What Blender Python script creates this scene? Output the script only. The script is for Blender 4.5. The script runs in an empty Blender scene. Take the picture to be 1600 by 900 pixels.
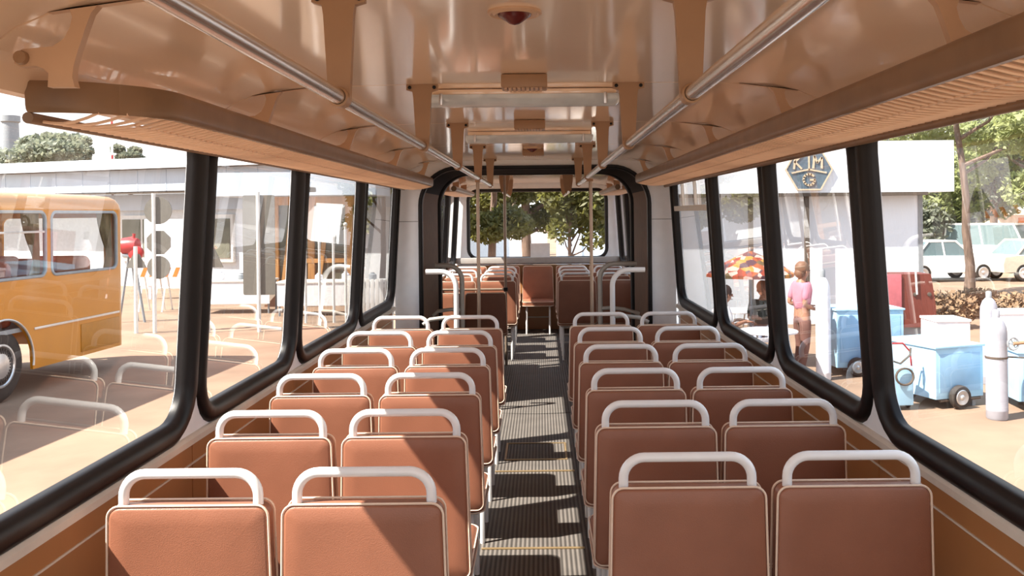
import bpy, bmesh, math, random
from mathutils import Vector, Matrix
PI = math.pi
rnd = random.Random(7)
scene = bpy.context.scene
COL = scene.collection

# ------------------------------------------------------------------ camera model
F, VX, VY, ROLL = 1400.0, 845.0, 335.0, math.radians(0.6)
CX, CZ = 0.05, 1.65
GZ = -0.78                      # outside ground below the bus floor


def P(px, py, Y):
    """world point seen at a photo pixel, at distance Y ahead of the camera"""
    dx, dy = px - VX, -(py - VY)
    c, s = math.cos(ROLL), math.sin(ROLL)
    u, v = dx * c + dy * s, -dx * s + dy * c
    return Vector((CX + u * Y / F, Y, CZ + v * Y / F))


# ------------------------------------------------------------------ materials
def lin(r, g, b):
    f = lambda c: (c / 255 / 12.92) if c / 255 <= 0.04045 else ((c / 255 + 0.055) / 1.055) ** 2.4
    return (f(r), f(g), f(b), 1)


def mat(name, rgb, rough=0.5, metal=0.0, var=0.06, scale=12.0, bump=0.0, bscale=200.0, coat=0.0, stretch=None):
    m = bpy.data.materials.new(name)
    m.use_nodes = True
    nt = m.node_tree
    b = nt.nodes['Principled BSDF']
    base = rgb if len(rgb) == 4 else (*rgb, 1)
    tc = nt.nodes.new('ShaderNodeTexCoord')
    mp = nt.nodes.new('ShaderNodeMapping')
    if stretch:
        mp.inputs['Scale'].default_value = stretch
    nt.links.new(tc.outputs['Object'], mp.inputs['Vector'])
    n = nt.nodes.new('ShaderNodeTexNoise')
    n.inputs['Scale'].default_value = scale
    n.inputs['Detail'].default_value = 4
    nt.links.new(mp.outputs[0], n.inputs['Vector'])
    r = nt.nodes.new('ShaderNodeValToRGB')
    r.color_ramp.elements[0].position = 0.3
    r.color_ramp.elements[1].position = 0.7
    r.color_ramp.elements[0].color = tuple(max(0, c * (1 - var)) for c in base[:3]) + (1,)
    r.color_ramp.elements[1].color = tuple(min(1, c * (1 + var)) for c in base[:3]) + (1,)
    nt.links.new(n.outputs['Fac'], r.inputs['Fac'])
    nt.links.new(r.outputs['Color'], b.inputs['Base Color'])
    b.inputs['Roughness'].default_value = rough
    b.inputs['Metallic'].default_value = metal
    b.inputs['Coat Weight'].default_value = coat
    b.inputs['Coat Roughness'].default_value = 0.08
    if bump:
        n2 = nt.nodes.new('ShaderNodeTexNoise')
        n2.inputs['Scale'].default_value = bscale
        nt.links.new(mp.outputs[0], n2.inputs['Vector'])
        bp = nt.nodes.new('ShaderNodeBump')
        bp.inputs['Strength'].default_value = bump
        bp.inputs['Distance'].default_value = 0.005
        nt.links.new(n2.outputs['Fac'], bp.inputs['Height'])
        nt.links.new(bp.outputs[0], b.inputs['Normal'])
    return m


def glass_mat(name, tint=(1, 1, 1), boost=1.6):
    m = bpy.data.materials.new(name)
    m.use_nodes = True
    nt = m.node_tree
    nt.nodes.clear()
    out = nt.nodes.new('ShaderNodeOutputMaterial')
    mix = nt.nodes.new('ShaderNodeMixShader')
    tr = nt.nodes.new('ShaderNodeBsdfTransparent')
    gl = nt.nodes.new('ShaderNodeBsdfGlossy')
    fr = nt.nodes.new('ShaderNodeLayerWeight')      # Schlick reflectance of a two-sided sheet of glass
    fr.inputs['Blend'].default_value = 0.5
    pw = nt.nodes.new('ShaderNodeMath')
    pw.operation = 'POWER'
    pw.inputs[1].default_value = 5.0
    mul = nt.nodes.new('ShaderNodeMath')
    mul.operation = 'MULTIPLY_ADD'
    mul.use_clamp = True
    mul.inputs[1].default_value = boost
    mul.inputs[2].default_value = 0.04 * boost
    tr.inputs['Color'].default_value = (*tint, 1)
    gl.inputs['Roughness'].default_value = 0.0
    nt.links.new(fr.outputs['Facing'], pw.inputs[0])
    nt.links.new(pw.outputs[0], mul.inputs[0])
    nt.links.new(mul.outputs[0], mix.inputs[0])
    nt.links.new(tr.outputs[0], mix.inputs[1])
    nt.links.new(gl.outputs[0], mix.inputs[2])
    nt.links.new(mix.outputs[0], out.inputs[0])
    return m


def floor_mat():
    m = mat('ribbed_rubber', lin(112, 106, 101), 0.6, var=0.12, scale=6)
    nt = m.node_tree
    b = nt.nodes['Principled BSDF']
    tc = nt.nodes.new('ShaderNodeTexCoord')
    w = nt.nodes.new('ShaderNodeTexWave')
    w.wave_type, w.bands_direction = 'BANDS', 'X'
    w.inputs['Scale'].default_value = 14
    nt.links.new(tc.outputs['Object'], w.inputs['Vector'])
    src = b.inputs['Base Color'].links[0].from_socket
    mx = nt.nodes.new('ShaderNodeMix')
    mx.data_type = 'RGBA'
    mx.blend_type = 'MULTIPLY'
    mx.inputs['Factor'].default_value = 0.75
    nt.links.new(src, mx.inputs['A'])
    nt.links.new(w.outputs['Color'], mx.inputs['B'])
    nt.links.new(mx.outputs['Result'], b.inputs['Base Color'])
    bp = nt.nodes.new('ShaderNodeBump')
    bp.inputs['Strength'].default_value = 0.5
    bp.inputs['Distance'].default_value = 0.004
    nt.links.new(w.outputs['Fac'], bp.inputs['Height'])
    nt.links.new(bp.outputs[0], b.inputs['Normal'])
    return m


def multi_mat(name, cols, scale, rough=0.7):
    """blotchy many-coloured cloth or foliage"""
    m = mat(name, cols[0], rough)
    nt = m.node_tree
    b = nt.nodes['Principled BSDF']
    tc = nt.nodes.new('ShaderNodeTexCoord')
    v = nt.nodes.new('ShaderNodeTexVoronoi')
    v.inputs['Scale'].default_value = scale
    nt.links.new(tc.outputs['Object'], v.inputs['Vector'])
    sp = nt.nodes.new('ShaderNodeSeparateColor')
    nt.links.new(v.outputs['Color'], sp.inputs[0])
    r = nt.nodes.new('ShaderNodeValToRGB')
    r.color_ramp.interpolation = 'CONSTANT'
    while len(r.color_ramp.elements) < len(cols):
        r.color_ramp.elements.new(0.5)
    for i, c in enumerate(cols):
        r.color_ramp.elements[i].position = i / len(cols)
        r.color_ramp.elements[i].color = c if len(c) == 4 else (*c, 1)
    nt.links.new(sp.outputs[0], r.inputs[0])
    nt.links.new(r.outputs[0], b.inputs['Base Color'])
    return m


def leaf_mat(name, c1, c2):
    m = mat(name, c1, 0.55, var=0.35, scale=3)
    nt = m.node_tree
    b = nt.nodes['Principled BSDF']
    out = nt.nodes['Material Output']
    t = nt.nodes.new('ShaderNodeBsdfTranslucent')
    t.inputs[0].default_value = (*c2, 1)
    mx = nt.nodes.new('ShaderNodeMixShader')
    mx.inputs[0].default_value = 0.45
    nt.links.new(b.outputs[0], mx.inputs[1])
    nt.links.new(t.outputs[0], mx.inputs[2])
    nt.links.new(mx.outputs[0], out.inputs[0])
    return m


M = {}
M['seat'] = mat('brown_vinyl', (0.30, 0.120, 0.070, 1), 0.40, var=0.10, scale=5, bump=0.15, bscale=350)
M['piping'] = mat('cream_piping', (0.80, 0.62, 0.48, 1), 0.5)
M['white_tube'] = mat('white_enamel', (0.86, 0.86, 0.86, 1), 0.25, var=0.02, coat=0.4)
M['grey_tube'] = mat('grey_painted_tube', (0.45, 0.42, 0.38, 1), 0.35, var=0.05)
M['steel'] = mat('polished_rail', (0.66, 0.60, 0.54, 1), 0.22, metal=0.85, var=0.04)
M['rubber'] = mat('black_rubber', (0.006, 0.0045, 0.005, 1), 0.42, var=0.2)
M['cream'] = mat('cream_ceiling', (0.95, 0.74, 0.54, 1), 0.28, var=0.04, scale=2.5, coat=1.0)
M['bracket'] = mat('tan_bracket', (0.33, 0.195, 0.105, 1), 0.4, var=0.05)
M['cream'].node_tree.nodes['Principled BSDF'].inputs['Coat IOR'].default_value = 1.9
M['plate'] = mat('cream_plate', (0.56, 0.37, 0.235, 1), 0.4, var=0.04)
M['brownrail'] = mat('brown_rack_padding', (0.24, 0.145, 0.08, 1), 0.42, var=0.15, scale=9)
M['cord'] = mat('tan_cord', (0.88, 0.62, 0.43, 1), 0.5)
M['rubber'].node_tree.nodes['Principled BSDF'].inputs['Specular IOR Level'].default_value = 0.3
M['panel'] = mat('orange_brown_panel', (0.42, 0.19, 0.07, 1), 0.35, var=0.10, scale=3, stretch=(1, 1, 0.2))
M['white'] = mat('white_wall', (0.90, 0.93, 0.97, 1), 0.4, var=0.03)
M['sillwhite'] = mat('pale_sill', (0.72, 0.66, 0.58, 1), 0.4, var=0.05)
M['bellows'] = mat('brown_bellows', (0.15, 0.075, 0.04, 1), 0.55, var=0.2, stretch=(1, 14, 1))
M['dark'] = mat('black_canvas', (0.008, 0.007, 0.008, 1), 0.7)
M['floor'] = floor_mat()
M['brass'] = mat('brass_strip', (0.42, 0.30, 0.16, 1), 0.35, metal=0.6)
M['lamp'] = mat('frosted_lamp_cover', (0.55, 0.62, 0.66, 1), 0.12, var=0.06, scale=20, coat=0.6)
M['red_dark'] = mat('dark_red_plastic', (0.10, 0.012, 0.010, 1), 0.25)
M['ledge'] = mat('grey_ledge', (0.36, 0.34, 0.32, 1), 0.5)
M['glass'] = glass_mat('window_glass')
M['glass_rear'] = glass_mat('rear_glass', (0.97, 0.97, 0.97), 0.25)
M['glass2'] = glass_mat('bus_glass', (0.88, 0.90, 0.88), 1.4)
M['sand'] = mat('sand_ground', (0.26, 0.172, 0.116, 1), 0.95, var=0.2, scale=0.9, bump=0.5, bscale=14)
M['yellow'] = mat('yellow_bus_paint', (0.50, 0.19, 0.008, 1), 0.3, var=0.06, scale=2, coat=0.4)
M['yellow_dark'] = mat('ochre_panel', (0.40, 0.165, 0.015, 1), 0.35)
M['alu'] = mat('aluminium', (0.62, 0.62, 0.63, 1), 0.3, metal=0.8)
M['tire'] = mat('tyre', (0.03, 0.024, 0.02, 1), 0.8, var=0.3)
M['curtain'] = mat('brown_curtain', (0.22, 0.17, 0.11, 1), 0.9, var=0.25, scale=6, stretch=(5, 5, 0.5))
M['redseat'] = mat('red_brown_seat', (0.30, 0.07, 0.035, 1), 0.6)
M['paleblue'] = mat('pale_blue_sheet', (0.50, 0.57, 0.66, 1), 0.5, var=0.08, scale=1.2, stretch=(1, 1, 0.15))
M['roofgrey'] = mat('pale_grey_roof', (0.66, 0.70, 0.74, 1), 0.6, var=0.06)
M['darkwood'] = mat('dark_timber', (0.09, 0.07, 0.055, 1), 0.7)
M['wood'] = mat('orange_timber', (0.50, 0.25, 0.09, 1), 0.6, var=0.2, scale=4, stretch=(4, 4, 0.4))
M['greenglass'] = mat('dim_interior_glass', (0.17, 0.17, 0.13, 1), 0.2, var=0.25, scale=2)
M['signgrey'] = mat('sign_back_grey', (0.17, 0.16, 0.14, 1), 0.55, var=0.06)
M['pole'] = mat('white_pole', (0.74, 0.73, 0.70, 1), 0.4)
M['red'] = mat('red_paint', (0.42, 0.03, 0.03, 1), 0.4)
M['orange'] = mat('orange_paint', (0.75, 0.20, 0.04, 1), 0.5)
M['cyan'] = mat('sky_blue_paint', (0.36, 0.60, 0.78, 1), 0.4, var=0.08, scale=4)
M['cyan2'] = mat('blue_paint', (0.28, 0.49, 0.70, 1), 0.4, var=0.08, scale=4)
M['bluewhite'] = mat('blue_white_plaster', (0.78, 0.84, 0.92, 1), 0.6, var=0.03, scale=2)
M['stone'] = mat('rough_stone', (0.30, 0.27, 0.22, 1), 0.95, var=0.5, scale=1.6)
M['poleb'] = mat('brown_grey_pole', (0.34, 0.26, 0.20, 1), 0.3, metal=0.5)
M['gasgrey'] = mat('grey_gas_bottle', (0.33, 0.33, 0.37, 1), 0.35, var=0.05)
M['gaswhite'] = mat('white_gas_bottle', (0.82, 0.80, 0.84, 1), 0.35, var=0.03)
M['brownred'] = mat('brown_red_machine', (0.15, 0.032, 0.02, 1), 0.5, var=0.12)
M['pinkred'] = mat('faded_red_machine', (0.48, 0.13, 0.15, 1), 0.5, var=0.1)
M['greymetal'] = mat('grey_metal', (0.26, 0.28, 0.30, 1), 0.5, var=0.1)
M['emblem'] = mat('slate_blue_plate', (0.10, 0.15, 0.20, 1), 0.5, var=0.15)
M['emline'] = mat('pale_gold_line', (0.62, 0.50, 0.36, 1), 0.4)
M['trunk'] = mat('tree_bark', (0.15, 0.10, 0.075, 1), 0.9, var=0.35, scale=9, bump=0.5, bscale=25, stretch=(2, 2, 0.4))
M['leafA'] = leaf_mat('leaves_olive', (0.10, 0.10, 0.03, 1), (0.20, 0.20, 0.05))
M['leafB'] = leaf_mat('leaves_pale', (0.26, 0.29, 0.13, 1), (0.45, 0.5, 0.2))
M['leafC'] = leaf_mat('leaves_grey_green', (0.22, 0.24, 0.18, 1), (0.26, 0.28, 0.20))
M['skin'] = mat('skin', (0.38, 0.19, 0.12, 1), 0.5)
M['hair'] = mat('brown_hair', (0.16, 0.085, 0.05, 1), 0.6)
M['hairdark'] = mat('dark_hair', (0.035, 0.022, 0.018, 1), 0.6)
M['pink'] = mat('pink_shirt', (0.50, 0.20, 0.27, 1), 0.8)
M['trouser'] = mat('brown_trousers', (0.16, 0.075, 0.06, 1), 0.8)
M['greencloth'] = mat('dark_green_cloth', (0.08, 0.10, 0.09, 1), 0.8)
M['whitecloth'] = mat('white_cloth', (0.80, 0.80, 0.82, 1), 0.8)
M['bluecloth'] = mat('blue_grey_cloth', (0.40, 0.45, 0.58, 1), 0.8)
M['maroon'] = mat('maroon_cloth', (0.22, 0.07, 0.07, 1), 0.8)
M['parasol'] = multi_mat('flowered_parasol_cloth', [lin(150, 80, 45), lin(190, 130, 60), lin(85, 58, 66), lin(200, 160, 150), lin(140, 55, 35), lin(95, 80, 50)], 9)
M['stall'] = multi_mat('mottled_goods', [lin(90, 60, 45), lin(220, 210, 200), lin(140, 100, 75), lin(180, 165, 150), lin(70, 50, 40)], 3)
M['scrub'] = mat('dry_brown_scrub', (0.22, 0.14, 0.08, 1), 0.9, var=0.4, scale=2)
M['carwhite'] = mat('white_car_paint', (0.82, 0.82, 0.80, 1), 0.25, coat=0.5)
M['carbeige'] = mat('beige_car_paint', (0.60, 0.52, 0.42, 1), 0.25, coat=0.5)
M['carglass'] = mat('dark_car_glass', (0.12, 0.17, 0.18, 1), 0.08)
M['peach'] = mat('peach_plaster', (0.82, 0.66, 0.52, 1), 0.7)
M['asphalt'] = mat('pale_road', (0.62, 0.60, 0.57, 1), 0.9)
M['paper'] = mat('white_card', (0.82, 0.84, 0.86, 1), 0.7)


# ------------------------------------------------------------------ mesh builder
class MB:
    def __init__(self):
        self.bm = bmesh.new()
        self.mi = 0

    def f(self, vs):
        try:
            fa = self.bm.faces.new(vs)
            fa.material_index = self.mi
            return fa
        except ValueError:
            return None

    def v(self, p):
        return self.bm.verts.new(p)

    def box(self, x0, x1, y0, y1, z0, z1, bev=0.0, mx=None):
        x0, x1 = min(x0, x1), max(x0, x1)
        y0, y1 = min(y0, y1), max(y0, y1)
        z0, z1 = min(z0, z1), max(z0, z1)
        vs = [self.v((x, y, z)) for z in (z0, z1) for y in (y0, y1) for x in (x0, x1)]
        fs = [self.f([vs[i] for i in q]) for q in ((0, 2, 3, 1), (4, 5, 7, 6), (0, 1, 5, 4), (2, 6, 7, 3), (0, 4, 6, 2), (1, 3, 7, 5))]
        if bev:
            es = list({e for fa in fs for e in fa.edges})
            r = bmesh.ops.bevel(self.bm, geom=es, offset=bev, segments=2, affect='EDGES', profile=0.6)
            for fa in r['faces']:
                fa.material_index = self.mi
            vs = list({v for fa in r['faces'] for v in fa.verts} | {v for v in vs if v.is_valid})
        if mx is not None:
            for v in vs:
                if v.is_valid:
                    v.co = mx @ v.co
        return self

    def loft(self, loops, closed=True, cap0=True, cap1=True):
        rows = [[self.v(p) for p in lp] for lp in loops]
        n = len(rows[0])
        for a, b in zip(rows[:-1], rows[1:]):
            for i in range(n if closed else n - 1):
                j = (i + 1) % n
                self.f([a[i], a[j], b[j], b[i]])
        if cap0:
            self.f(list(reversed(rows[0])))
        if cap1:
            self.f(rows[-1])
        return self

    def ring(self, loops):
        """closed in both directions"""
        rows = [[self.v(p) for p in lp] for lp in loops]
        n, k = len(rows[0]), len(rows)
        for r in range(k):
            a, b = rows[r], rows[(r + 1) % k]
            for i in range(n):
                j = (i + 1) % n
                self.f([a[i], a[j], b[j], b[i]])
        return self

    def tube(self, pts, r, seg=10, closed=False, caps=True):
        pts = [Vector(p) for p in pts]
        n = len(pts)
        rr = r if isinstance(r, (list, tuple)) else [r] * n
        loops, nrm = [], None
        for i in range(n):
            if closed:
                t = (pts[(i + 1) % n] - pts[i - 1])
            else:
                t = pts[min(i + 1, n - 1)] - pts[max(i - 1, 0)]
            t.normalize()
            if nrm is None:
                a = Vector((0, 0, 1)) if abs(t.z) < 0.9 else Vector((1, 0, 0))
                nrm = t.cross(a).normalized()
            else:
                nrm = (nrm - t * nrm.dot(t))
                if nrm.length < 1e-6:
                    nrm = t.orthogonal()
                nrm.normalize()
            b = t.cross(nrm)
            loops.append([pts[i] + (nrm * math.cos(2 * PI * k / seg) + b * math.sin(2 * PI * k / seg)) * rr[i] for k in range(seg)])
        if closed:
            return self.ring(loops)
        return self.loft(loops, True, caps, caps)

    def lathe(self, prof, o=(0, 0, 0), axis='z', seg=20, caps=True):
        o = Vector(o)
        loops = []
        for r, h in prof:
            lp = []
            for k in range(seg):
                a = 2 * PI * k / seg
                c, s = r * math.cos(a), r * math.sin(a)
                p = {'z': (c, s, h), 'y': (c, h, s), 'x': (h, c, s)}[axis]
                lp.append(o + Vector(p))
            loops.append(lp)
        return self.loft(loops, True, caps, caps)

    def ball(self, c, r, seg=12, sc=(1, 1, 1)):
        c = Vector(c)
        n = 8
        loops = []
        for i in range(1, n):
            t = PI * i / n
            loops.append([c + Vector((r * math.sin(t) * math.cos(2 * PI * k / seg) * sc[0], r * math.sin(t) * math.sin(2 * PI * k / seg) * sc[1], -r * math.cos(t) * sc[2])) for k in range(seg)])
        return self.loft(loops)

    def prism(self, poly, fn, t0, t1):
        """poly of 2D points, fn(u, v, t) -> point"""
        return self.loft([[fn(u, v, t0) for u, v in poly], [fn(u, v, t1) for u, v in poly]])

    def plate(self, outer, inner, fn, d0, d1):
        """rectangular plate with a rounded hole. outer y0,y1,z0,z1; inner y0,y1,z0,z1,r; fn(y,z,d)"""
        y0, y1, z0, z1 = outer
        a0, a1, b0, b1, r = inner
        inn = rrect(a0, a1, b0, b1, r)
        q = len(inn) // 4
        cor = [(y1, z1), (y0, z1), (y0, z0), (y1, z0)]
        fro = {}
        for d in (d0, d1):
            iv = [self.v(fn(y, z, d)) for y, z in inn]
            ov = [self.v(fn(y, z, d)) for y, z in cor]
            fro[d] = (iv, ov)
            for c in range(4):
                for k in range(q - 1):
                    i = c * q + k
                    self.f([iv[i], iv[i + 1], ov[c]])
                i, j = c * q + q - 1, ((c + 1) % 4) * q
                self.f([iv[i], iv[j], ov[(c + 1) % 4], ov[c]])
        (i0, o0), (i1, o1) = fro[d0], fro[d1]
        for i in range(len(i0)):
            j = (i + 1) % len(i0)
            self.f([i0[i], i0[j], i1[j], i1[i]])
        for i in range(4):
            j = (i + 1) % 4
            self.f([o0[i], o0[j], o1[j], o1[i]])
        return self


def rrect(a0, a1, b0, b1, r, n=6):
    """rounded rectangle, counter-clockwise from the (max, max) corner"""
    r = max(0.001, min(r, (a1 - a0) / 2 - 1e-4, (b1 - b0) / 2 - 1e-4))
    pts = []
    for cx, cy, st in ((a1 - r, b1 - r, 0), (a0 + r, b1 - r, 90), (a0 + r, b0 + r, 180), (a1 - r, b0 + r, 270)):
        for k in range(n + 1):
            t = math.radians(st + 90 * k / n)
            pts.append((cx + r * math.cos(t), cy + r * math.sin(t)))
    return pts


def obj(name, mb, mats, parent=None, smooth=True, angle=40, **props):
    bm = mb.bm
    bmesh.ops.remove_doubles(bm, verts=bm.verts, dist=1e-5)
    bmesh.ops.recalc_face_normals(bm, faces=bm.faces)
    me = bpy.data.meshes.new(name)
    bm.to_mesh(me)
    bm.free()
    for m in (mats if isinstance(mats, (list, tuple)) else [mats]):
        me.materials.append(M[m] if isinstance(m, str) else m)
    if smooth:
        me.polygons.foreach_set('use_smooth', [True] * len(me.polygons))
        me.set_sharp_from_angle(angle=math.radians(angle))
    o = bpy.data.objects.new(name, me)
    COL.objects.link(o)
    if parent is not None:
        o.parent = parent
    for k, v in props.items():
        o[k] = v
    return o


def tag(o, label, cat, group=None, kind=None):
    o['label'] = label
    if cat:
        o['category'] = cat
    if group:
        o['group'] = group
    if kind:
        o['kind'] = kind
    return o


def thing(name, label, cat, loc=(0, 0, 0), rz=0.0, group=None):
    o = bpy.data.objects.new(name, None)
    o.empty_display_size = 0.1
    COL.objects.link(o)
    o.location = loc
    o.rotation_euler = (0, 0, rz)
    return tag(o, label, cat, group)


def struct(name, mb, mats, **kw):
    o = obj(name, mb, mats, **kw)
    o['kind'] = 'structure'
    return o


def copy_tree(o, parent=None):
    c = o.copy()
    COL.objects.link(c)
    if parent is not None:
        c.parent = parent
    for ch in list(o.children):
        copy_tree(ch, c)
    return c


# ------------------------------------------------------------------ the bus body
W = 1.20


def wx(z):
    return W - max(0.0, z - 0.9) * 0.062


def wallmap(s):
    return lambda y, z, d: (s * (wx(z) + d), y, z)


ZS, ZT = 0.945, 1.975           # glass edges
LEFT = [-1.05, 0.37, 1.79, 3.19, 4.49, 6.03, 7.50]
RIGHT = [-1.1, 0.30, 1.68, 3.07, 4.36, 5.77, 7.44]
TRAIL = [9.15, 10.35, 11.6, 12.85]
BULK = 7.58


def window(idx, fn, y0, y1, z0, z1, r=0.13, width=0.064, glass='glass'):
    w = bpy.data.objects.new('window_%d' % idx, None)
    COL.objects.link(w)
    w['kind'] = 'structure'
    mb = MB()
    prof = [(width, 0.0), (width - 0.008, -0.016), (width * 0.6, -0.026), (0.012, -0.022), (-0.012, -0.004), (-0.016, 0.012), (-0.012, 0.034), (width, 0.034)]
    mb.ring([[fn(y, z, d) for y, z in rrect(y0 - o, y1 + o, z0 - o, z1 + o, max(0.02, r + o))] for o, d in prof])
    obj('rubber_frame', mb, 'rubber', w, angle=50)
    mb = MB()
    mb.f([mb.v(fn(y, z, 0.014)) for y, z in rrect(y0 - 0.005, y1 + 0.005, z0 - 0.005, z1 + 0.005, r)])
    obj('pane', mb, glass, w, smooth=False)
    return w


widx = 0
win_obj = {}
for s, name, ys in ((-1, 'left', LEFT), (1, 'right', RIGHT)):
    fn = wallmap(s)
    mb = MB()
    y_a, y_b = ys[0], BULK
    # lower panelling in sheets with narrow joints (material 0), upper body (1)
    mb.mi = 0
    e = ys[0]
    for yy in ys[1:]:
        b = min(yy, BULK)
        mb.box(s * W, s * (W + 0.03), e + 0.003, b - 0.003, 0.0, 0.852)
        e = b
    mb.mi = 1
    mb.box(s * (W + 0.006), s * (W + 0.05), y_a, y_b, GZ + 0.35, 0.88)
    for a, b in zip(ys[:-1], ys[1:]):
        mb.plate((a, b, 0.86, 2.06), (a + 0.072, b - 0.072, ZS, ZT, 0.13), fn, 0.0, 0.04)
    if ys[-1] < BULK:
        mb.loft([[fn(ys[-1], 0.86, 0), fn(ys[-1], 2.06, 0), fn(ys[-1], 2.06, 0.04), fn(ys[-1], 0.86, 0.04)],
                 [fn(BULK, 0.86, 0), fn(BULK, 2.06, 0), fn(BULK, 2.06, 0.04), fn(BULK, 0.86, 0.04)]])
    struct('wall_%s' % name, mb, ['panel', 'white'], smooth=False)
    for a, b in zip(ys[:-1], ys[1:]):
        widx += 1
        win_obj[(s, round(a, 2))] = window(widx, fn, a + 0.072, b - 0.072, ZS, ZT)
    # pale sill strip
    mb = MB()
    mb.prism([(W + 0.002, 0.848), (W - 0.016, 0.852), (W - 0.018, 0.874), (W - 0.010, 0.884), (W + 0.002, 0.886)], lambda u, v, t: (s * u, t, v), y_a, BULK - 0.005)
    struct('trim_%d' % (1 if s < 0 else 2), mb, 'sillwhite')
    # light edging lower on the panel
    mb = MB()
    mb.box(s * (W - 0.004), s * (W + 0.001), y_a, BULK - 0.005, 0.775, 0.781)
    struct('trim_%d' % (3 if s < 0 else 4), mb, 'sillwhite')
    # cove along the top of the windows
    mb = MB()
    mb.prism([(1.082, 2.008), (1.086, 1.945), (1.092, 1.928), (1.104, 1.922), (1.110, 1.930), (1.112, 1.99), (1.096, 2.01)], lambda u, v, t: (s * u, t, v), y_a + .05, BULK - 0.02)
    struct('trim_%d' % (5 if s < 0 else 6), mb, 'cream')

# hopper vent in the last right window
w = win_obj[(1, 5.77)]
fn = wallmap(1)
mb = MB()
mb.prism(rrect(5.90, 7.32, 1.665, 1.705, 0.01, 2), lambda u, v, t: fn(u, v, t), -0.012, 0.01)
for yy in (6.35, 6.9):
    mb.prism(rrect(yy - 0.012, yy + 0.012, 1.70, 1.92, 0.004, 2), lambda u, v, t: fn(u, v, t), -0.010, 0.01)
obj('vent_bar', mb, 'sillwhite', w)

# ceiling: panels with thin dark joints, curved down at the sides
CP = [(0.0, 2.112), (0.25, 2.112), (0.5, 2.110), (0.75, 2.104), (0.87, 2.094), (0.96, 2.076), (1.03, 2.048), (1.08, 2.012), (1.105, 1.975)]
CPROF = [(-x, z) for x, z in reversed(CP[1:])] + CP
SEAM = [-0.75, 0.55, 1.85, 3.15, 4.48, 5.93, BULK]


def ceil_z(x):
    x = abs(x)
    for (a, za), (b, zb) in zip(CP[:-1], CP[1:]):
        if a <= x <= b:
            return za + (zb - za) * (x - a) / (b - a)
    return CP[-1][1]


mb = MB()
for a, b in zip(SEAM[:-1], SEAM[1:]):
    mb.loft([[(x, a + 0.004, z) for x, z in CPROF] + [(x, a + 0.004, z + 0.012) for x, z in reversed(CPROF)],
             [(x, b - 0.004, z) for x, z in CPROF] + [(x, b - 0.004, z + 0.012) for x, z in reversed(CPROF)]])
struct('ceiling', mb, 'cream', angle=30)
mb = MB()
RP = [(-1.19, 1.95), (-1.10, 2.12), (-0.9, 2.2), (-0.4, 2.25), (0.4, 2.25), (0.9, 2.2), (1.10, 2.12), (1.19, 1.95), (1.17, 1.95), (1.09, 2.10), (0.9, 2.17), (-0.9, 2.17), (-1.09, 2.10), (-1.17, 1.95)]
mb.loft([[(x, -0.8, z) for x, z in RP], [(x, BULK, z) for x, z in RP]])
mb2 = mb
mb2.loft([[(x, 9.05, z) for x, z in RP], [(x, 12.95, z) for x, z in RP]])
struct('ceiling_shell', mb2, 'rubber')

# floor
mb = MB()
mb.box(-1.23, 1.23, -1.1, 12.95, -0.06, 0.0)
struct('floor', mb, 'floor', smooth=False)
# bulkhead with the arch to the joint
OW, OT = 0.965, 2.045


def arch(hw, zt, r, zb=0.0):
    pts = [(hw, zb)]
    for st in (0, 90):
        cx = (hw - r) if st == 0 else -(hw - r)
        for k in range(11):
            t = math.radians(st + 9 * k)
            pts.append((cx + r * math.cos(t), zt - r + r * math.sin(t)))
    pts.append((-hw, zb))
    return pts


def arch_plate(mb, hw, zt, r, xo, zo, y0, y1):
    inn = arch(hw, zt, r)
    n = len(inn)
    out = []
    for x, z in inn:
        if z < zt - r - 1e-4 or abs(x) >= hw - 1e-4:
            out.append((math.copysign(xo, x), z if z < 0.01 else zt - r))
        else:
            t = (abs(x) - (hw - r)) / r
            q = (z - (zt - r)) / r
            if t <= 0:
                out.append((x, zo))
            elif q > t:
                out.append((math.copysign((hw - r) + (xo - hw + r) * t / q, x), zo))
            else:
                out.append((math.copysign(xo, x), zt - r + (zo - zt + r) * q / max(t, 1e-6)))
    rows = {}
    for y in (y0, y1):
        rows[y] = ([mb.v((x, y, z)) for x, z in inn], [mb.v((x, y, z)) for x, z in out])
        a, b = rows[y]
        for i in range(n - 1):
            mb.f([a[i], a[i + 1], b[i + 1], b[i]])
    for i in range(n - 1):
        mb.f([rows[y0][0][i], rows[y0][0][i + 1], rows[y1][0][i + 1], rows[y1][0][i]])


mb = MB()
arch_plate(mb, OW, OT, 0.30, 1.19, 2.14, BULK, BULK + 0.03)
struct('wall_bulkhead', mb, 'white', smooth=False)
mb = MB()
for s in (-1, 1):
    mb.box(s * 0.99, s * 1.19, BULK - 0.003, BULK + 0.001, 1.598, 1.603)
struct('trim_7', mb, 'greymetal', smooth=False)


def arch_frame(y0, y1, hw, zt, wdt, r=0.30):
    """rubber arch with a rounded section"""
    mb = MB()
    ym = (y0 + y1) / 2
    prof = [(0, y0), (0, y1), (wdt, y1), (wdt, ym), (wdt * 0.8, y0 - 0.012), (wdt * 0.25, y0 - 0.012)]
    lps = [[(x, y, z) for x, z in arch(hw + o, zt + o, r + o)] for o, y in prof]
    n = len(lps[0])
    rows = [[mb.v(p) for p in lp] for lp in lps]
    for k in range(len(rows)):
        a, b = rows[k], rows[(k + 1) % len(rows)]
        for i in range(n - 1):
            mb.f([a[i], a[i + 1], b[i + 1], b[i]])
    return mb


struct('trim_8', arch_frame(BULK - 0.01, BULK + 0.05, OW - 0.012, OT - 0.012, 0.038), 'rubber')
struct('trim_9', arch_frame(8.98, 9.06, OW - 0.012, OT + 0.005, 0.05), 'dark')
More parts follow.
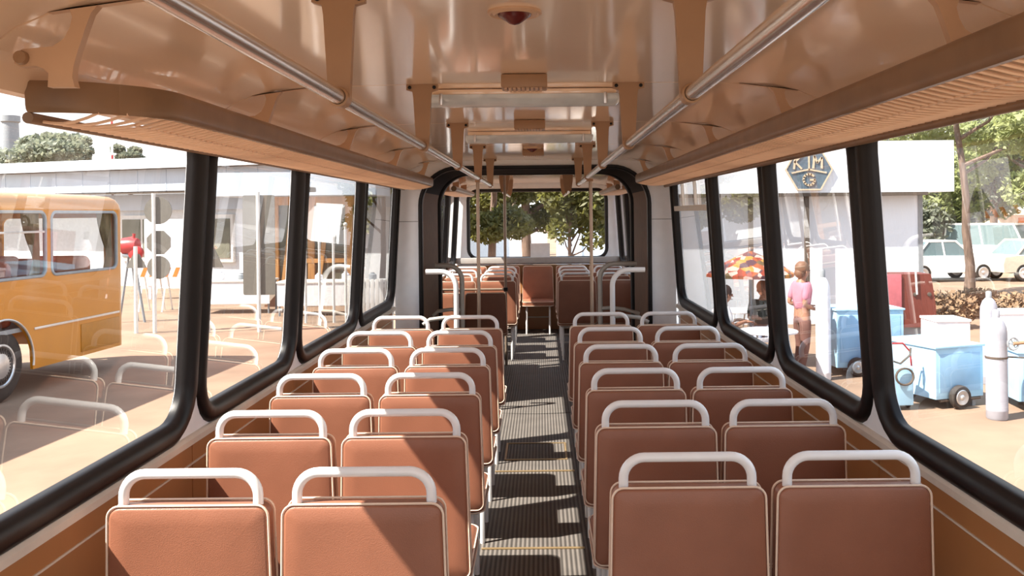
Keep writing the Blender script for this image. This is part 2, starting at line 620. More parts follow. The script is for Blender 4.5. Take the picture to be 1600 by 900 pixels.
# bellows: brown folded sides, black folded roof
mb = MB()
N = 16
aw = arch(OW, OT, 0.30)
rows = []
for k in range(N * 2 + 1):
    y = BULK + 0.04 + (8.99 - BULK - 0.04) * k / (N * 2)
    o = 0.012 if k % 2 else -0.0
    rows.append([mb.v((x, y, z)) for x, z in arch(OW + 0.01 + o, OT + 0.01 + o, 0.30)])
for a, b in zip(rows[:-1], rows[1:]):
    for i in range(len(a) - 1):
        mb.mi = 1 if 3 <= i <= len(a) - 5 else 0
        mb.f([a[i], a[i + 1], b[i + 1], b[i]])
struct('wall_bellows', mb, ['bellows', 'dark'], angle=20)
# turntable plate and rims on the aisle floor
mb = MB()
mb.lathe([(0.90, 0.0005), (0.90, 0.006), (0.88, 0.009), (0.0001, 0.009)], (0, 8.3, 0), seg=48, caps=False)
struct('trim_10', mb, 'floor')
mb = MB()
for y in (4.42, 5.75, 7.55, 7.88, 9.12):
    mb.box(-0.26, 0.25, y - 0.007, y + 0.007, 0.0005, 0.008, 0.002)
for y0, y1 in ((6.02, 6.45),):
    mb.box(-0.20, 0.20, y0, y0 + 0.012, 0.0005, 0.006)
    mb.box(-0.20, 0.20, y1, y1 + 0.012, 0.0005, 0.006)
    mb.box(-0.212, -0.20, y0, y1 + .012, 0.0005, 0.006)
    mb.box(0.20, 0.212, y0, y1 + .012, 0.0005, 0.006)
struct('trim_11', mb, 'brass', smooth=False)

# trailer body
for s, name in ((-1, 'trailer_left'), (1, 'trailer_right')):
    fn = wallmap(s)
    mb = MB()
    mb.mi = 0
    mb.box(s * W, s * (W + 0.03), 9.06, 12.9, 0.0, 0.90)
    mb.mi = 1
    mb.box(s * (W + 0.006), s * (W + 0.05), 9.06, 12.9, GZ + 0.35, 0.88)
    for a, b in zip(TRAIL[:-1], TRAIL[1:]):
        mb.plate((a, b, 0.89, 2.06), (a + 0.075, b - 0.075, 0.985, ZT, 0.12), fn, 0.0, 0.04)
    struct('wall_%s' % name, mb, ['panel', 'white'], smooth=False)
    for a, b in zip(TRAIL[:-1], TRAIL[1:]):
        widx += 1
        window(widx, fn, a + 0.075, b - 0.075, 0.985, ZT, r=0.12)
mb = MB()
arch_plate(mb, OW - 0.012, OT + 0.005, 0.30, 1.19, 2.14, 9.06, 9.09)
struct('wall_trailer_front', mb, 'dark', smooth=False)
mb = MB()
TS = [9.09, 10.3, 11.6, 12.90]
for a, b in zip(TS[:-1], TS[1:]):
    mb.loft([[(x, a + 0.004, z - 0.01) for x, z in CPROF] + [(x, a + 0.004, z + 0.004) for x, z in reversed(CPROF)],
             [(x, b - 0.004, z - 0.01) for x, z in CPROF] + [(x, b - 0.004, z + 0.004) for x, z in reversed(CPROF)]])
struct('ceiling_trailer', mb, 'cream', angle=30)
rearfn = lambda y, z, d: (y, 12.90 + d, z)
mb = MB()
mb.mi = 1
mb.plate((-1.19, 1.19, 0.93, 2.13), (-0.985, 0.985, 1.03, 1.99, 0.13), rearfn, 0.0, 0.05)
mb.mi = 0
mb.box(-1.19, 1.19, 12.895, 12.95, 0.0, 0.925)
struct('wall_rear', mb, ['panel', 'white'], smooth=False)
widx += 1
window(widx, rearfn, -0.985, 0.985, 1.03, 1.99, r=0.13, width=0.035, glass='glass_rear')

# ------------------------------------------------------------------ seats
def seat_outline(w_top, w_bot, z0, z1, r, inset=0.0):
    pts = rrect(-0.5 + inset / w_top, 0.5 - inset / w_top, z0 + inset, z1 - inset, 0.001, 6)
    out = []
    w = w_top
    for x, z in rrect(-w / 2 + inset, w / 2 - inset, z0 + inset, z1 - inset, max(0.004, r - inset)):
        k = (z1 - z) / (z1 - z0)
        out.append((x * (1 + (w_bot / w_top - 1) * k), z))
    return out


def make_seat(handle=True, zt=0.902):
    root = bpy.data.objects.new('bus_seat', None)
    root.empty_display_size = 0.1
    COL.objects.link(root)
    z0, wt, wb, r = 0.42, 0.412, 0.436, 0.030
    rec = 0.02          # lean of the back towards the row behind

    def ln(x, y, z):
        return (x, y - (z - z0) * rec, z)
    mb = MB()
    loops = []
    for ins, y in ((0.13, -0.002), (0.05, -0.0015), (0.010, 0.0), (0.003, 0.003), (0.0, 0.010), (0.0, 0.052), (0.003, 0.060), (0.014, 0.066), (0.06, 0.073), (0.13, 0.076)):
        loops.append([ln(x, y, z) for x, z in seat_outline(wt, wb, z0, zt, r, ins)])
    mb.loft(loops)
    back = obj('backrest', mb, 'seat', root, angle=60)
    mb = MB()
    for y in (0.004, 0.060):
        mb.tube([ln(x, y, z) for x, z in seat_outline(wt + 0.004, wb + 0.004, z0, zt + 0.002, r)], 0.0032, 6, closed=True)
    obj('piping', mb, 'piping', back, label='cream piping along the seams')
    mb = MB()
    loops = []
    for ins, z in ((0.05, 0.385), (0.006, 0.388), (0.0, 0.396), (0.0, 0.440), (0.006, 0.452), (0.03, 0.460), (0.1, 0.468)):
        loops.append([(x, y, z) for x, y in rrect(-0.215 + ins, 0.215 - ins, 0.045 + ins, 0.46 - ins, 0.05)])
    mb.loft(loops)
    cush = obj('seat_cushion', mb, 'seat', root, angle=60)
    mb = MB()
    for z in (0.394, 0.446):
        mb.tube([(x, y, z) for x, y in rrect(-0.217, 0.217, 0.043, 0.462, 0.05)], 0.0032, 6, closed=True)
    obj('piping', mb, 'piping', cush, label='cream piping along the seams')
    if handle:
        hw, ht, hr = 0.176, 0.981, 0.058
        pts = [ln(hw, 0.03, 0.74), ln(hw, 0.03, ht - hr)]
        for st, cx in ((0, hw - hr), (90, -(hw - hr))):
            for k in range(1, 9) if st == 0 else range(0, 8):
                t = math.radians(st + 90 * k / 8)
                pts.append(ln(cx + hr * math.cos(t), 0.03, ht - hr + hr * math.sin(t)))
        pts += [ln(-hw, 0.03, ht - hr), ln(-hw, 0.03, 0.74)]
        mb = MB()
        mb.tube(pts, 0.0135, 12)
        obj('handle', mb, 'white_tube', root, label='white enamelled grab handle')
    for x in (-0.16, 0.16):
        mb = MB()
        mb.tube([(x, 0.08, 0.0), (x, 0.085, 0.34), (x, 0.10, 0.372), (x, 0.36, 0.372), (x, 0.385, 0.34), (x, 0.39, 0.0)], 0.012, 8)
        obj('leg', mb, 'white_tube', root, label='white tubular leg frame')
    mb = MB()
    mb.tube([(-0.16, 0.083, 0.2), (0.16, 0.083, 0.2)], 0.010, 8)
    mb.box(-0.19, 0.19, 0.09, 0.37, 0.374, 0.386, 0.003)
    obj('seat_frame', mb, 'grey_tube', root)
    return root


seat0 = make_seat()
used = [False]
ORD = ['first', 'second', 'third', 'fourth', 'fifth', 'sixth']


def put_seat(x, y, label, group, src=None, rz=0.0):
    if src is None and not used[0]:
        o = seat0
        used[0] = True
    else:
        o = copy_tree(src or seat0)
    o.location = (x, y, 0)
    o.rotation_euler = (0, 0, rz)
    tag(o, label, 'seat', group)
    return o


LY = [2.32, 3.02, 3.72, 4.42, 5.08, 5.85]
RY = [2.43, 3.12, 3.78, 4.48, 5.17, 5.95]
# the lean puts the top of the back 4 cm nearer than its foot
for i, (yl, yr) in enumerate(zip(LY, RY)):
    tail = '%s row from camera' % ORD[i] if i < 5 else 'last row before bellows'
    put_seat(-0.874, yl + 0.008, 'brown seat with white handle left of the aisle beside the window, ' + tail, 'brown seats with white handles')
    put_seat(-0.420, yl + 0.008, 'brown seat with white handle left of the aisle at its edge, ' + tail, 'brown seats with white handles')
    put_seat(0.445, yr + 0.008, 'brown seat with white handle right of the aisle at its edge, ' + tail, 'brown seats with white handles')
    put_seat(0.894, yr + 0.008, 'brown seat with white handle right of the aisle beside the window, ' + tail, 'brown seats with white handles')
for i, y in enumerate((10.05, 10.72, 11.38)):
    tail = 'in the %s row beyond the bellows' % ORD[i]
    put_seat(-0.90, y, 'brown seat with white handle by the left window ' + tail, 'seats in the rear section')
    put_seat(-0.45, y, 'brown seat with white handle left of the aisle ' + tail, 'seats in the rear section')
    put_seat(0.45, y, 'brown seat with white handle right of the aisle ' + tail, 'seats in the rear section')
    put_seat(0.90, y, 'brown seat with white handle by the right window ' + tail, 'seats in the rear section')
low = make_seat(handle=False, zt=0.84)
for x, lb in ((-0.975, 'low-backed brown seat without handle at the left bellows wall, under the cross bar'), (-0.53, 'low-backed brown seat without handle beside the free-standing pole on the left')):
    o = low if x == -0.975 else copy_tree(low)
    o.location = (x, 9.25, 0)
    tag(o, lb, 'seat', 'low-backed seats by the bellows')
bench = make_seat(handle=False, zt=0.915)
for i, (x, lb) in enumerate(((0.0, 'brown rear bench seat without handle closing off the end of the aisle'), (-0.47, 'brown rear bench seat just left of the aisle end'), (-0.94, 'brown rear bench seat in the left rear corner'),
                             (0.47, 'brown rear bench seat just right of the aisle end'), (0.94, 'brown rear bench seat in the right rear corner'))):
    o = bench if i == 0 else copy_tree(bench)
    o.location = (x, 12.75, 0)
    o.rotation_euler = (0, 0, PI)
    tag(o, lb, 'seat', 'rear bench seats')

# ------------------------------------------------------------------ hand rails, hangers, poles
RX, RZ = 0.362, 1.895
for s, nm in ((-1, 'left'), (1, 'right')):
    r = thing('grab_rail', 'long metal grab rail under the ceiling, %s of the aisle' % nm, 'rail', (s * RX, 1.85, RZ), 0, 'ceiling grab rails')
    mb = MB()
    mb.tube([(0, -2.5, 0), (0, 5.70, 0)], 0.0155, 14)
    obj('tube', mb, 'steel', r)
    for y in [q for q in SEAM[1:-1]] + [7.35]:
        mb = MB()
        mb.lathe([(0.0165, -0.022), (0.021, -0.02), (0.021, 0.02), (0.0165, 0.022)], (0, y - 1.85, 0), 'y', 14, caps=False)
        obj('clamp', mb, 'bracket', r)

pos = {1: 'nearest the camera', 2: 'second from the camera', 3: 'third from the camera', 4: 'fourth from the camera', 5: 'at the bellows arch'}
HY = [1.85, 3.15, 4.48, 5.93, 7.35]
hang0 = None
for s, nm in ((-1, 'left'), (1, 'right')):
    for k, y in enumerate(HY):
        lb = 'tan tapering hanger holding the %s grab rail, %s' % (nm, pos[k + 1])
        if hang0 is None:
            hang0 = thing('rail_hanger', lb, 'bracket')
            mb = MB()
            poly = [(-0.055, 0.218), (0.055, 0.218), (0.055, 0.196), (0.034, 0.19), (0.031, 0.17), (0.022, 0.0), (0.012, -0.018), (-0.012, -0.018), (-0.022, 0.0), (-0.031, 0.17), (-0.034, 0.19), (-0.055, 0.196)]
            mb.prism(poly, lambda u, v, t: (u, t, v), -0.010, 0.010)
            obj('arm', mb, 'bracket', hang0, angle=25)
            for x in (-0.043, 0.043):
                mb = MB()
                mb.lathe([(0.0065, -0.010), (0.0065, -0.014), (0.003, -0.016)], (x, 0, 0.204), 'y', 8)
                obj('bolt', mb, 'rubber', hang0)
            o = hang0
        else:
            o = copy_tree(hang0)
            tag(o, lb, 'bracket')
        o['group'] = 'grab rail hangers'
        o.location = (s * RX, y, RZ)

# curved gusset plates between ceiling and rack
gp = [(78, -3), (112, 8), (117, 28), (113, 45), (104, 62), (86, 74), (52, 77), (40, 78), (28, 85), (27, 100), (36, 106), (60, 104), (72, 108), (80, 116), (79, 137), (121, 137), (117, 122), (119, 104), (126, 80), (138, 44), (146, 22), (158, 8), (236, -3)]
poly = [(P(x, y, 1.85).x + 0.0, P(x, y, 1.85).z) for x, y in gp]
poly = [(x, min(z, ceil_z(x) - 0.001)) for x, z in poly]
gus0 = None
for s, nm in ((-1, 'left'), (1, 'right')):
    for k, y in enumerate([1.85, 3.15, 4.48, 5.93, 7.35] if s < 0 else [0.55, 1.85, 3.15, 4.48, 5.93, 7.35]):
        lb = 'cream curved bracket plate carrying the %s luggage rack, %s' % (nm, ['nearest the camera', 'second from the camera', 'third from the camera', 'fourth from the camera', 'last one, by the bellows'][k if s < 0 else max(k - 1, 0)])
        if s > 0 and k == 0:
            continue
        g = thing('rack_bracket', lb, 'bracket', (0, y, 0), 0, 'luggage rack brackets')
        mb = MB()
        mb.prism([(x * -s, z) for x, z in poly], lambda u, v, t: (u, t, v), -0.011, 0.011)
        obj('plate', mb, 'plate', g, angle=25)
        kn = P(40, 92, 1.85)
        mb = MB()
        mb.lathe([(0.001, -0.024), (0.013, -0.023), (0.0145, -0.018), (0.0145, -0.011)], (kn.x * -s, 0, kn.z), 'y', 14)
        obj('knob', mb, 'bracket', g)

# luggage racks
def rack(s, y0, y1, label):
    g = thing('luggage_rack', label, 'rack', (0, y0, 0), 0, 'luggage racks')
    mb = MB()
    sec = [(0.016 * math.copysign(abs(math.cos(t)) ** 0.6, math.cos(t)), 0.036 * math.copysign(abs(math.sin(t)) ** 0.7, math.sin(t))) for t in [2 * PI * k / 14 for k in range(14)]]
    zc = 1.925 if s < 0 else 1.938
    path = []
    if y0 > 1.5:         # rounded near end turning to the window
        for k in range(9):
            t = math.radians(90 - 90 * k / 8)
            path.append((1.09 - 0.24 * math.cos(t), y0 + 0.24 - 0.24 * math.sin(t), (math.sin(t), math.cos(t))))
    else:
        path.append((0.85, y0, (0, 1)))
    path += [(0.85, y0 + 0.24 + (y1 - 0.1 - y0 - 0.24) * k / 20, (0, 1)) for k in range(1, 21)]
    path += [(0.86, y1 - 0.04, (-0.3, 0.95)), (0.885, y1 - 0.005, (-0.8, 0.6)), (0.92, y1, (-1, 0))]
    loops = []
    for x, y, (tx, ty) in path:
        nx, ny = ty, -tx
        loops.append([(s * (x + a * nx), y - y0 + a * ny, zc + b) for a, b in sec])
    mb.loft(loops)
    obj('front_rail', mb, 'brownrail', g, label='dark brown padded front edge')
    mb = MB()
    mb.tube([(s * 1.093, 0.0, 1.878), (s * 1.093, y1 - y0, 1.878)], 0.013, 10)
    obj('rear_rail', mb, 'brownrail', g)
    mb = MB()
    n = int((y1 - y0) / 0.042)
    for k in range(1, n):
        y = y0 + (y1 - y0) * k / n
        xa = 0.852
        if y0 > 1.5 and y < y0 + 0.24:
            q = (y0 + 0.24 - y) / 0.24
            xa = 1.09 - 0.24 * math.sqrt(max(0.0, 1 - q * q))
            if xa > 1.05:
                continue
        mb.tube([(s * (xa + (1.093 - xa) * j / 5), y - y0, zc - 0.032 - 0.018 * j / 5 - 0.014 * math.sin(PI * j / 5)) for j in range(6)], 0.0038, 5, caps=False)
    for x, dz in ((0.93, 0.012), (1.01, 0.014)):
        mb.tube([(s * x, 0.16, zc - 0.038 - dz), (s * x, y1 - y0, zc - 0.038 - dz)], 0.003, 5)
    obj('cord_netting', mb, 'cord', g)
    return g


rack(-1, 2.0, 7.50, 'left luggage rack with padded brown edge and rounded near end')
rack(1, 0.30, 7.50, 'right luggage rack with padded brown edge and corded underside running out of the picture')
# short racks in the rear section
for s, nm in ((-1, 'left'), (1, 'right')):
    g = thing('luggage_rack', 'short luggage rack in the rear section above the %s windows' % nm, 'rack', (0, 9.4, 0), 0, 'rear section luggage racks')
    mb = MB()
    mb.tube([(s * 0.86, 0.0, 1.93), (s * 0.86, 2.6, 1.93)], 0.03, 10)
    obj('front_rail', mb, 'brownrail', g)
    mb = MB()
    mb.prism(rrect(0.86, 1.10, 1.895, 1.907, 0.004, 2), lambda u, v, t: (s * u, t, v), 0.0, 2.6)
    obj('shelf', mb, 'cord', g)
    for y in (0.2, 1.3, 2.4):
        mb = MB()
        mb.prism([(0.93, 1.90), (0.99, 1.90), (1.0, 2.04), (0.92, 2.055)], lambda u, v, t: (s * u, y + t, v), -0.01, 0.01)
        obj('bracket', mb, 'plate', g)

# grab rails of the rear section
for s, nm in ((-1, 'left'), (1, 'right')):
    g = thing('grab_rail', 'short grab rail with broad tan hangers in the rear section, %s of the aisle' % nm, 'rail', (s * RX, 10.0, RZ), 0, 'rear section grab rails')
    mb = MB()
    mb.tube([(0, 0, 0), (0, 1.9, 0)], 0.0155, 12)
    obj('tube', mb, 'steel', g)
    for y in (0.2, 1.6):
        mb = MB()
        mb.prism([(-0.06, 0.206), (0.06, 0.206), (0.055, 0.13), (0.04, 0.03), (0.02, -0.01), (-0.02, -0.01), (-0.04, 0.03), (-0.055, 0.13)], lambda u, v, t: (u, t, v), y - 0.01, y + 0.01)
        obj('hanger', mb, 'bracket', g)

# vertical poles
for s, y, px, nm in ((-1, 6.42, 0.400, 'left'), (1, 6.50, 0.414, 'right')):
    g = thing('grab_pole', 'slim metal pole from floor to %s grab rail behind the last front row' % nm, 'pole', (s * px, y, 0), 0, 'floor to rail poles')
    mb = MB()
    mb.tube([(0, 0, 0.0), (0, 0, RZ + 0.01)], 0.0125, 12)
    obj('tube', mb, 'poleb', g)
    mb = MB()
    mb.lathe([(0.035, 0.0), (0.035, 0.006), (0.018, 0.014)], (0, 0, 0), 'z', 14)
    obj('foot', mb, 'steel', g)
    mb = MB()
    mb.box(-s * 0.04, s * 0.018, -0.016, 0.016, RZ - 0.010, RZ + 0.010, 0.004)
    obj('collar', mb, 'bracket', g)
pp = P(790, 452, 9.83)
g = thing('barrier_pole', 'tall thin pole with a cross bar at the start of the rear section', 'pole', (pp.x, 9.83, 0))
mb = MB()
mb.tube([(0, 0, 0), (0, 0, 2.10)], 0.016, 12)
obj('upright', mb, 'poleb', g)
mb = MB()
mb.tube([(0, 0, pp.z), (-1.195 - pp.x, 0, pp.z)], 0.014, 10)
obj('cross_bar', mb, 'poleb', g)
mb = MB()
mb.lathe([(0.024, -0.02), (0.024, 0.02)], (0, 0, pp.z), 'z', 12)
obj('joint', mb, 'rubber', g)

# bent guard rails on both sides of the arch
def guard(s, y, xin, ztop, material, label, name='guard_rail'):
    g = thing(name, label, 'rail', (s * xin, y, 0), 0, 'guard rails at the bellows')
    r = 0.13
    pts = [(s * (0.905 - xin), 0, ztop), (s * r, 0, ztop)]
    for k in range(1, 9):
        t = math.radians(90 * k / 8)
        pts.append((s * (r - r * math.sin(t)), 0, ztop - r + r * math.cos(t)))
    pts.append((0, 0, 0))
    mb = MB()
    mb.tube(pts, 0.022, 12)
    obj('bent_tube', mb, material, g)
    mb = MB()
    mb.tube([(0, 0, 0.80), (s * 0.10, 0.0, 0.805), (s * 0.22, 0, 0.79), (s * (0.93 - xin), 0, 0.75)], 0.017, 10)
    obj('lower_bar', mb, 'grey_tube', g)
    mb = MB()
    mb.lathe([(0.04, 0.0), (0.04, 0.008), (0.026, 0.016)], (0, 0, 0), 'z', 14)
    obj('foot', mb, 'grey_tube', g)


guard(-1, 7.40, 0.655, 1.185, 'white_tube', 'white bent guard rail in front of the bellows arch, left')
guard(1, 7.40, 0.635, 1.185, 'white_tube', 'white bent guard rail in front of the bellows arch, right')
guard(-1, 8.05, 0.665, 1.20, 'grey_tube', 'grey bent guard rail inside the bellows, left')
guard(1, 8.05, 0.575, 1.20, 'grey_tube', 'grey bent guard rail inside the bellows, right')

# ceiling fittings
for y, lb in ((3.30, 'long frosted lamp tube across the ceiling, the nearer one'), (4.98, 'long frosted lamp tube across the ceiling, the farther one')):
    g = thing('ceiling_lamp', lb, 'lamp', (-0.01, y, 0), 0, 'ceiling lamps')
    mb = MB()
    mb.box(-0.34, 0.34, -0.03, 0.03, 2.090, 2.110, 0.004)
    obj('base', mb, 'cream', g)
    mb = MB()
    sec = [(0.038 * math.cos(t), 0.044 * math.sin(t)) for t in [PI + PI * k / 10 for k in range(11)]]
    loops = []
    for x, k in ((-0.355, 0.3), (-0.352, 0.75), (-0.34, 1), (0.34, 1), (0.352, 0.75), (0.355, 0.3)):
        loops.append([(x, a * k, 2.090 + b * k) for a, b in sec])
    mb.loft(loops)
    obj('cover', mb, 'lamp', g, label='frosted glassy cover')
    for x in (-0.30, 0.30):
        mb = MB()
        mb.box(x - 0.006, x + 0.006, -0.041, 0.041, 2.052, 2.094, 0.002)
        obj('clip', mb, 'alu', g)
for y, lb in ((2.04, 'round dark red ceiling light in a ringed rim, nearest the camera'), (6.2, 'small round dark red ceiling light far down the aisle')):
    g = thing('round_ceiling_light', lb, 'lamp', (-0.005, y, 2.112), 0, 'round red ceiling lights')
    mb = MB()
    mb.lathe([(0.062, 0.0), (0.062, -0.005), (0.056, -0.008), (0.051, -0.005), (0.046, -0.009), (0.040, -0.006), (0.036, -0.006)], (0, 0, 0), 'z', 32, caps=False)
    obj('rim', mb, 'plate', g)
    mb = MB()
    mb.lathe([(0.040, -0.003), (0.037, -0.010), (0.028, -0.016), (0.022, -0.02), (0.012, -0.027), (0.002, -0.03)], (0, 0, 0), 'z', 24)
    obj('lens', mb, 'red_dark', g, label='dark red lens')
for y, lb in ((2.98, 'small tan box under the ceiling just before the nearer lamp tube'), (4.40, 'small tan box under the ceiling between the two lamp tubes'), (6.35, 'small tan box under the ceiling beyond the lamp tubes')):
    g = thing('ceiling_box', lb, 'box', (0.0, y, 2.112), 0, 'tan ceiling boxes')
    mb = MB()
    mb.box(-0.076, 0.076, -0.05, 0.05, -0.045, -0.001, 0.006)
    obj('housing', mb, 'bracket', g)
    mb = MB()
    for k in range(9):
        mb.box(-0.066 + k * 0.0145, -0.057 + k * 0.0145, -0.04, 0.04, -0.048, -0.044)
    obj('grille', mb, 'plate', g)

# card standing in the rear window
a = P(829, 402, 12.84)
b = P(859, 380, 12.84)
g = MB()
g.box(a.x, b.x, 12.850, 12.856, a.z, b.z)
o = obj('paper_card', g, 'paper', smooth=False)
tag(o, 'white card standing on the ledge of the rear window', 'card')
g = MB()
g.box(-1.18, 1.18, 12.80, 12.895, 0.955, a.z - 0.001, 0.006)
struct('trim_12', g, 'ledge')

# ------------------------------------------------------------------ outside: ground and road
mb = MB()
n = 60
mb.box(-90, 90, -30, 150, GZ - 0.2, GZ)
struct('ground', mb, 'sand', smooth=False)
mb = MB()
mb.box(-14, 16, 31, 37, GZ, GZ + 0.02)
struct('road', mb, 'asphalt', smooth=False)

# ------------------------------------------------------------------ yellow bus on the left
YB = thing('yellow_bus', 'ochre yellow bus parked outside the left windows, curtains in its windows', 'bus', (-6.84, 14.85, GZ), -0.066)
L, BW = 10.0, 2.45
# local: y runs 0 (far end) to -L, x = 0 is the side towards us, x = -BW the far side
wy = [-0.20]
for k in range(5):
    wy.append(wy[-1] - 1.87)


def side_poly(y0, y1, cutc=None, cutr=0.0):
    pts = [(y0, 1.62), (y0, 0.36)]
    if cutc is not None:
        for k in range(15):
            t = math.radians(180 - 180 * k / 14)
            if y0 > y1:
                pts.append((cutc - cutr * math.cos(t), 0.36 + max(0, 0.14 + cutr * math.sin(t)) if 0 < k < 14 else 0.36))
    pts += [(y1, 0.36), (y1, 1.62)]
    return pts


mb = MB()
wc = -3.05
for x0, x1 in ((0.0, -0.04), (-BW, -BW + 0.04)):
    sp = side_poly(-0.2, -L + 0.2, wc, 0.60)
    mb.prism(sp, lambda u, v, t: (t, u, v), x0, x1)
    for y1_, y0_ in zip(wy[:-1], wy[1:]):
        mb.plate((y0_, y1_, 1.62, 2.58), (y0_ + 0.075, y1_ - 0.075, 1.645, 2.53, 0.10), lambda y, z, d, x0=x0, x1=x1: (x0 + (x1 - x0) * d, y, z), 0, 1)
for end, y, sgn in ((0, 0.0, 1), (1, -L, -1)):
    mb.plate((-BW + 0.2, -0.2, 0.36, 2.58), (-BW + 0.35, -0.35, 1.5, 2.45, 0.12), lambda q, z, d, y=y, sgn=sgn: (q, y - sgn * 0.04 * d, z), 0, 1)
    for cx, a0 in ((-0.2, 0), (-BW + 0.2, 90)):
        arc = []
        for k in range(9):
            t = math.radians(a0 + 90 * k / 8)
            arc.append((cx + 0.2 * math.cos(t), (y - sgn * 0.2) + sgn * 0.2 * math.sin(t)))
        mb.loft([[(x_, y_, 0.36) for x_, y_ in arc], [(x_, y_, 2.58) for x_, y_ in arc]], closed=False, cap0=False, cap1=False)
mb2 = mb
loops = []
for ins, z in ((0.0, 2.58), (0.012, 2.66), (0.05, 2.735), (0.12, 2.785), (0.30, 2.815), (0.7, 2.83)):
    loops.append([(x_, y_, z) for x_, y_ in rrect(-BW + ins, -ins, -L + ins, -ins, max(0.2, 0.2 + ins * 0.2), 6)])
mb2.loft(loops, cap0=False)
body = obj('body', mb2, 'yellow', YB, angle=35)
mb = MB()
mb.box(-BW + 0.05, -0.05, -L + 0.06, -0.06, 0.9, 0.96)
obj('floor', mb, 'greymetal', YB)
for k, (y1_, y0_) in enumerate(zip(wy[:-1], wy[1:])):
    for x in (0.0, -BW):
        sg = 1 if x == 0 else -1
        mb = MB()
        pr = [(0.03, 0.004), (0.02, 0.014), (-0.008, 0.014), (-0.014, 0.0), (-0.008, -0.03), (0.03, -0.03)]
        mb.ring([[(x + sg * d, y, z) for y, z in rrect(y0_ + 0.075 - o, y1_ - 0.075 + o, 1.645 - o, 2.53 + o, 0.10 + o)] for o, d in pr])
        fr = obj('window_frame', mb, 'greymetal', YB)
        mb = MB()
        mb.f([mb.v((x - sg * 0.012, y, z)) for y, z in rrect(y0_ + 0.075, y1_ - 0.075, 1.645, 2.53, 0.10)])
        obj('pane', mb, 'glass2', fr, smooth=False)
        if k > 0 and x == 0:
            mb = MB()
            mb.box(-0.012, 0.008, y0_ + 0.09, y1_ - 0.09, 2.245, 2.275, 0.004)
            obj('vent_bar', mb, 'alu', fr)
    # tied back curtains inside
    for e in (0, 1):
        if k == 0 and e == 1:
            continue
        mb = MB()
        ya = y1_ - 0.09 if e == 0 else y0_ + 0.09
        sg = -1 if e == 0 else 1
        loops = []
        for z, wd in ((2.52, 0.40), (2.35, 0.36), (2.15, 0.27), (1.95, 0.15), (1.85, 0.11), (1.75, 0.17), (1.55, 0.24)):
            n = 14
            fr_ = [(ya + sg * wd * i / n, -0.09 - 0.025 * math.cos(i * PI * 0.9)) for i in range(n + 1)]
            loops.append([(x_, y_, z) for y_, x_ in fr_] + [(x_ - 0.008, y_, z) for y_, x_ in reversed(fr_)])
        mb.loft(loops)
        obj('curtain', mb, 'curtain', YB, angle=70)
for k in range(6):
    for x in (-0.6, -1.75):
        mb = MB()
        yy = -0.75 - k * 0.95
        loops = []
        for ins, t in ((0.06, 0.0), (0.01, 0.01), (0.0, 0.04), (0.01, 0.10), (0.06, 0.12)):
            loops.append([(x + q, yy - t, z) for q, z in rrect(-0.45 + ins, 0.45 - ins, 0.962 if ins > .05 else 0.96, 1.86 - ins, 0.10)])
        mb.loft(loops)
        obj('seat', mb, 'redseat', YB, angle=60)
mb = MB()
mb.box(0.0, 0.014, -wc * -1 + 0.66 if False else -2.42, -0.22, 0.90, 0.935, 0.004)
mb.box(0.0, 0.014, -L + 0.3, -3.68, 0.90, 0.935, 0.004)
obj('side_trim', mb, 'alu', YB)
mb = MB()
arcp = []
for k in range(25):
    t = math.radians(-8 + 196 * k / 24)
    arcp.append((0.006, wc + 0.61 * math.cos(t), 0.50 + 0.61 * math.sin(t)))
mb.tube(arcp, 0.016, 8)
obj('wheel_arch_rim', mb, 'alu', YB)
mb = MB()
mb.box(-0.01, 0.012, -1.30, -0.22, 0.42, 0.84, 0.006)
obj('side_flap', mb, 'yellow_dark', YB)
mb = MB()
mb.box(-BW + 0.15, -0.15, 0.0, 0.09, 0.40, 0.62, 0.03)
obj('bumper', mb, 'yellow_dark', YB)
mb = MB()
mb.box(-0.13, -0.10, 0.0, 0.04, 0.55, 0.9, 0.01)
obj('tail_lamp', mb, 'red', YB)
for x, y in ((-0.05, wc), (-BW + 0.35, wc), (-0.05, -L + 2.2), (-BW + 0.35, -L + 2.2)):
    mb = MB()
    mb.lathe([(0.27, 0.0), (0.40, 0.006), (0.47, -0.02), (0.50, -0.06), (0.50, -0.24), (0.47, -0.28), (0.27, -0.30)], (x, y, 0.50), 'x', 32)
    wh = obj('wheel', mb, 'tire', YB)
    mb = MB()
    mb.lathe([(0.285, -0.012), (0.29, 0.012), (0.265, 0.016), (0.25, -0.004), (0.21, 0.0), (0.13, 0.022), (0.05, 0.03), (0.002, 0.031)], (x, y, 0.50), 'x', 32, caps=False)
    hc = obj('hubcap', mb, 'alu', wh)
    mb = MB()
    for k in range(28):
        t = 2 * PI * k / 28
        m_ = Matrix.Translation((x, y, 0.5)) @ Matrix.Rotation(t, 4, 'X')
        mb.box(0.0, 0.014, -0.012, 0.012, 0.165, 0.235, mx=m_)
    obj('hub_slots', mb, 'tire', hc)

# ------------------------------------------------------------------ left background: shed, pavilion, signs
A, B = P(640, 300, 27.0), P(-160, 300, 35.0)
d = Vector((A.x - B.x, A.y - B.y, 0))
Ls = d.length
rz = math.atan2(d.y, d.x)
sh = thing('long_shed', 'long low pale blue shed with wide eaves across the left background', 'building', (B.x, B.y, GZ), rz)
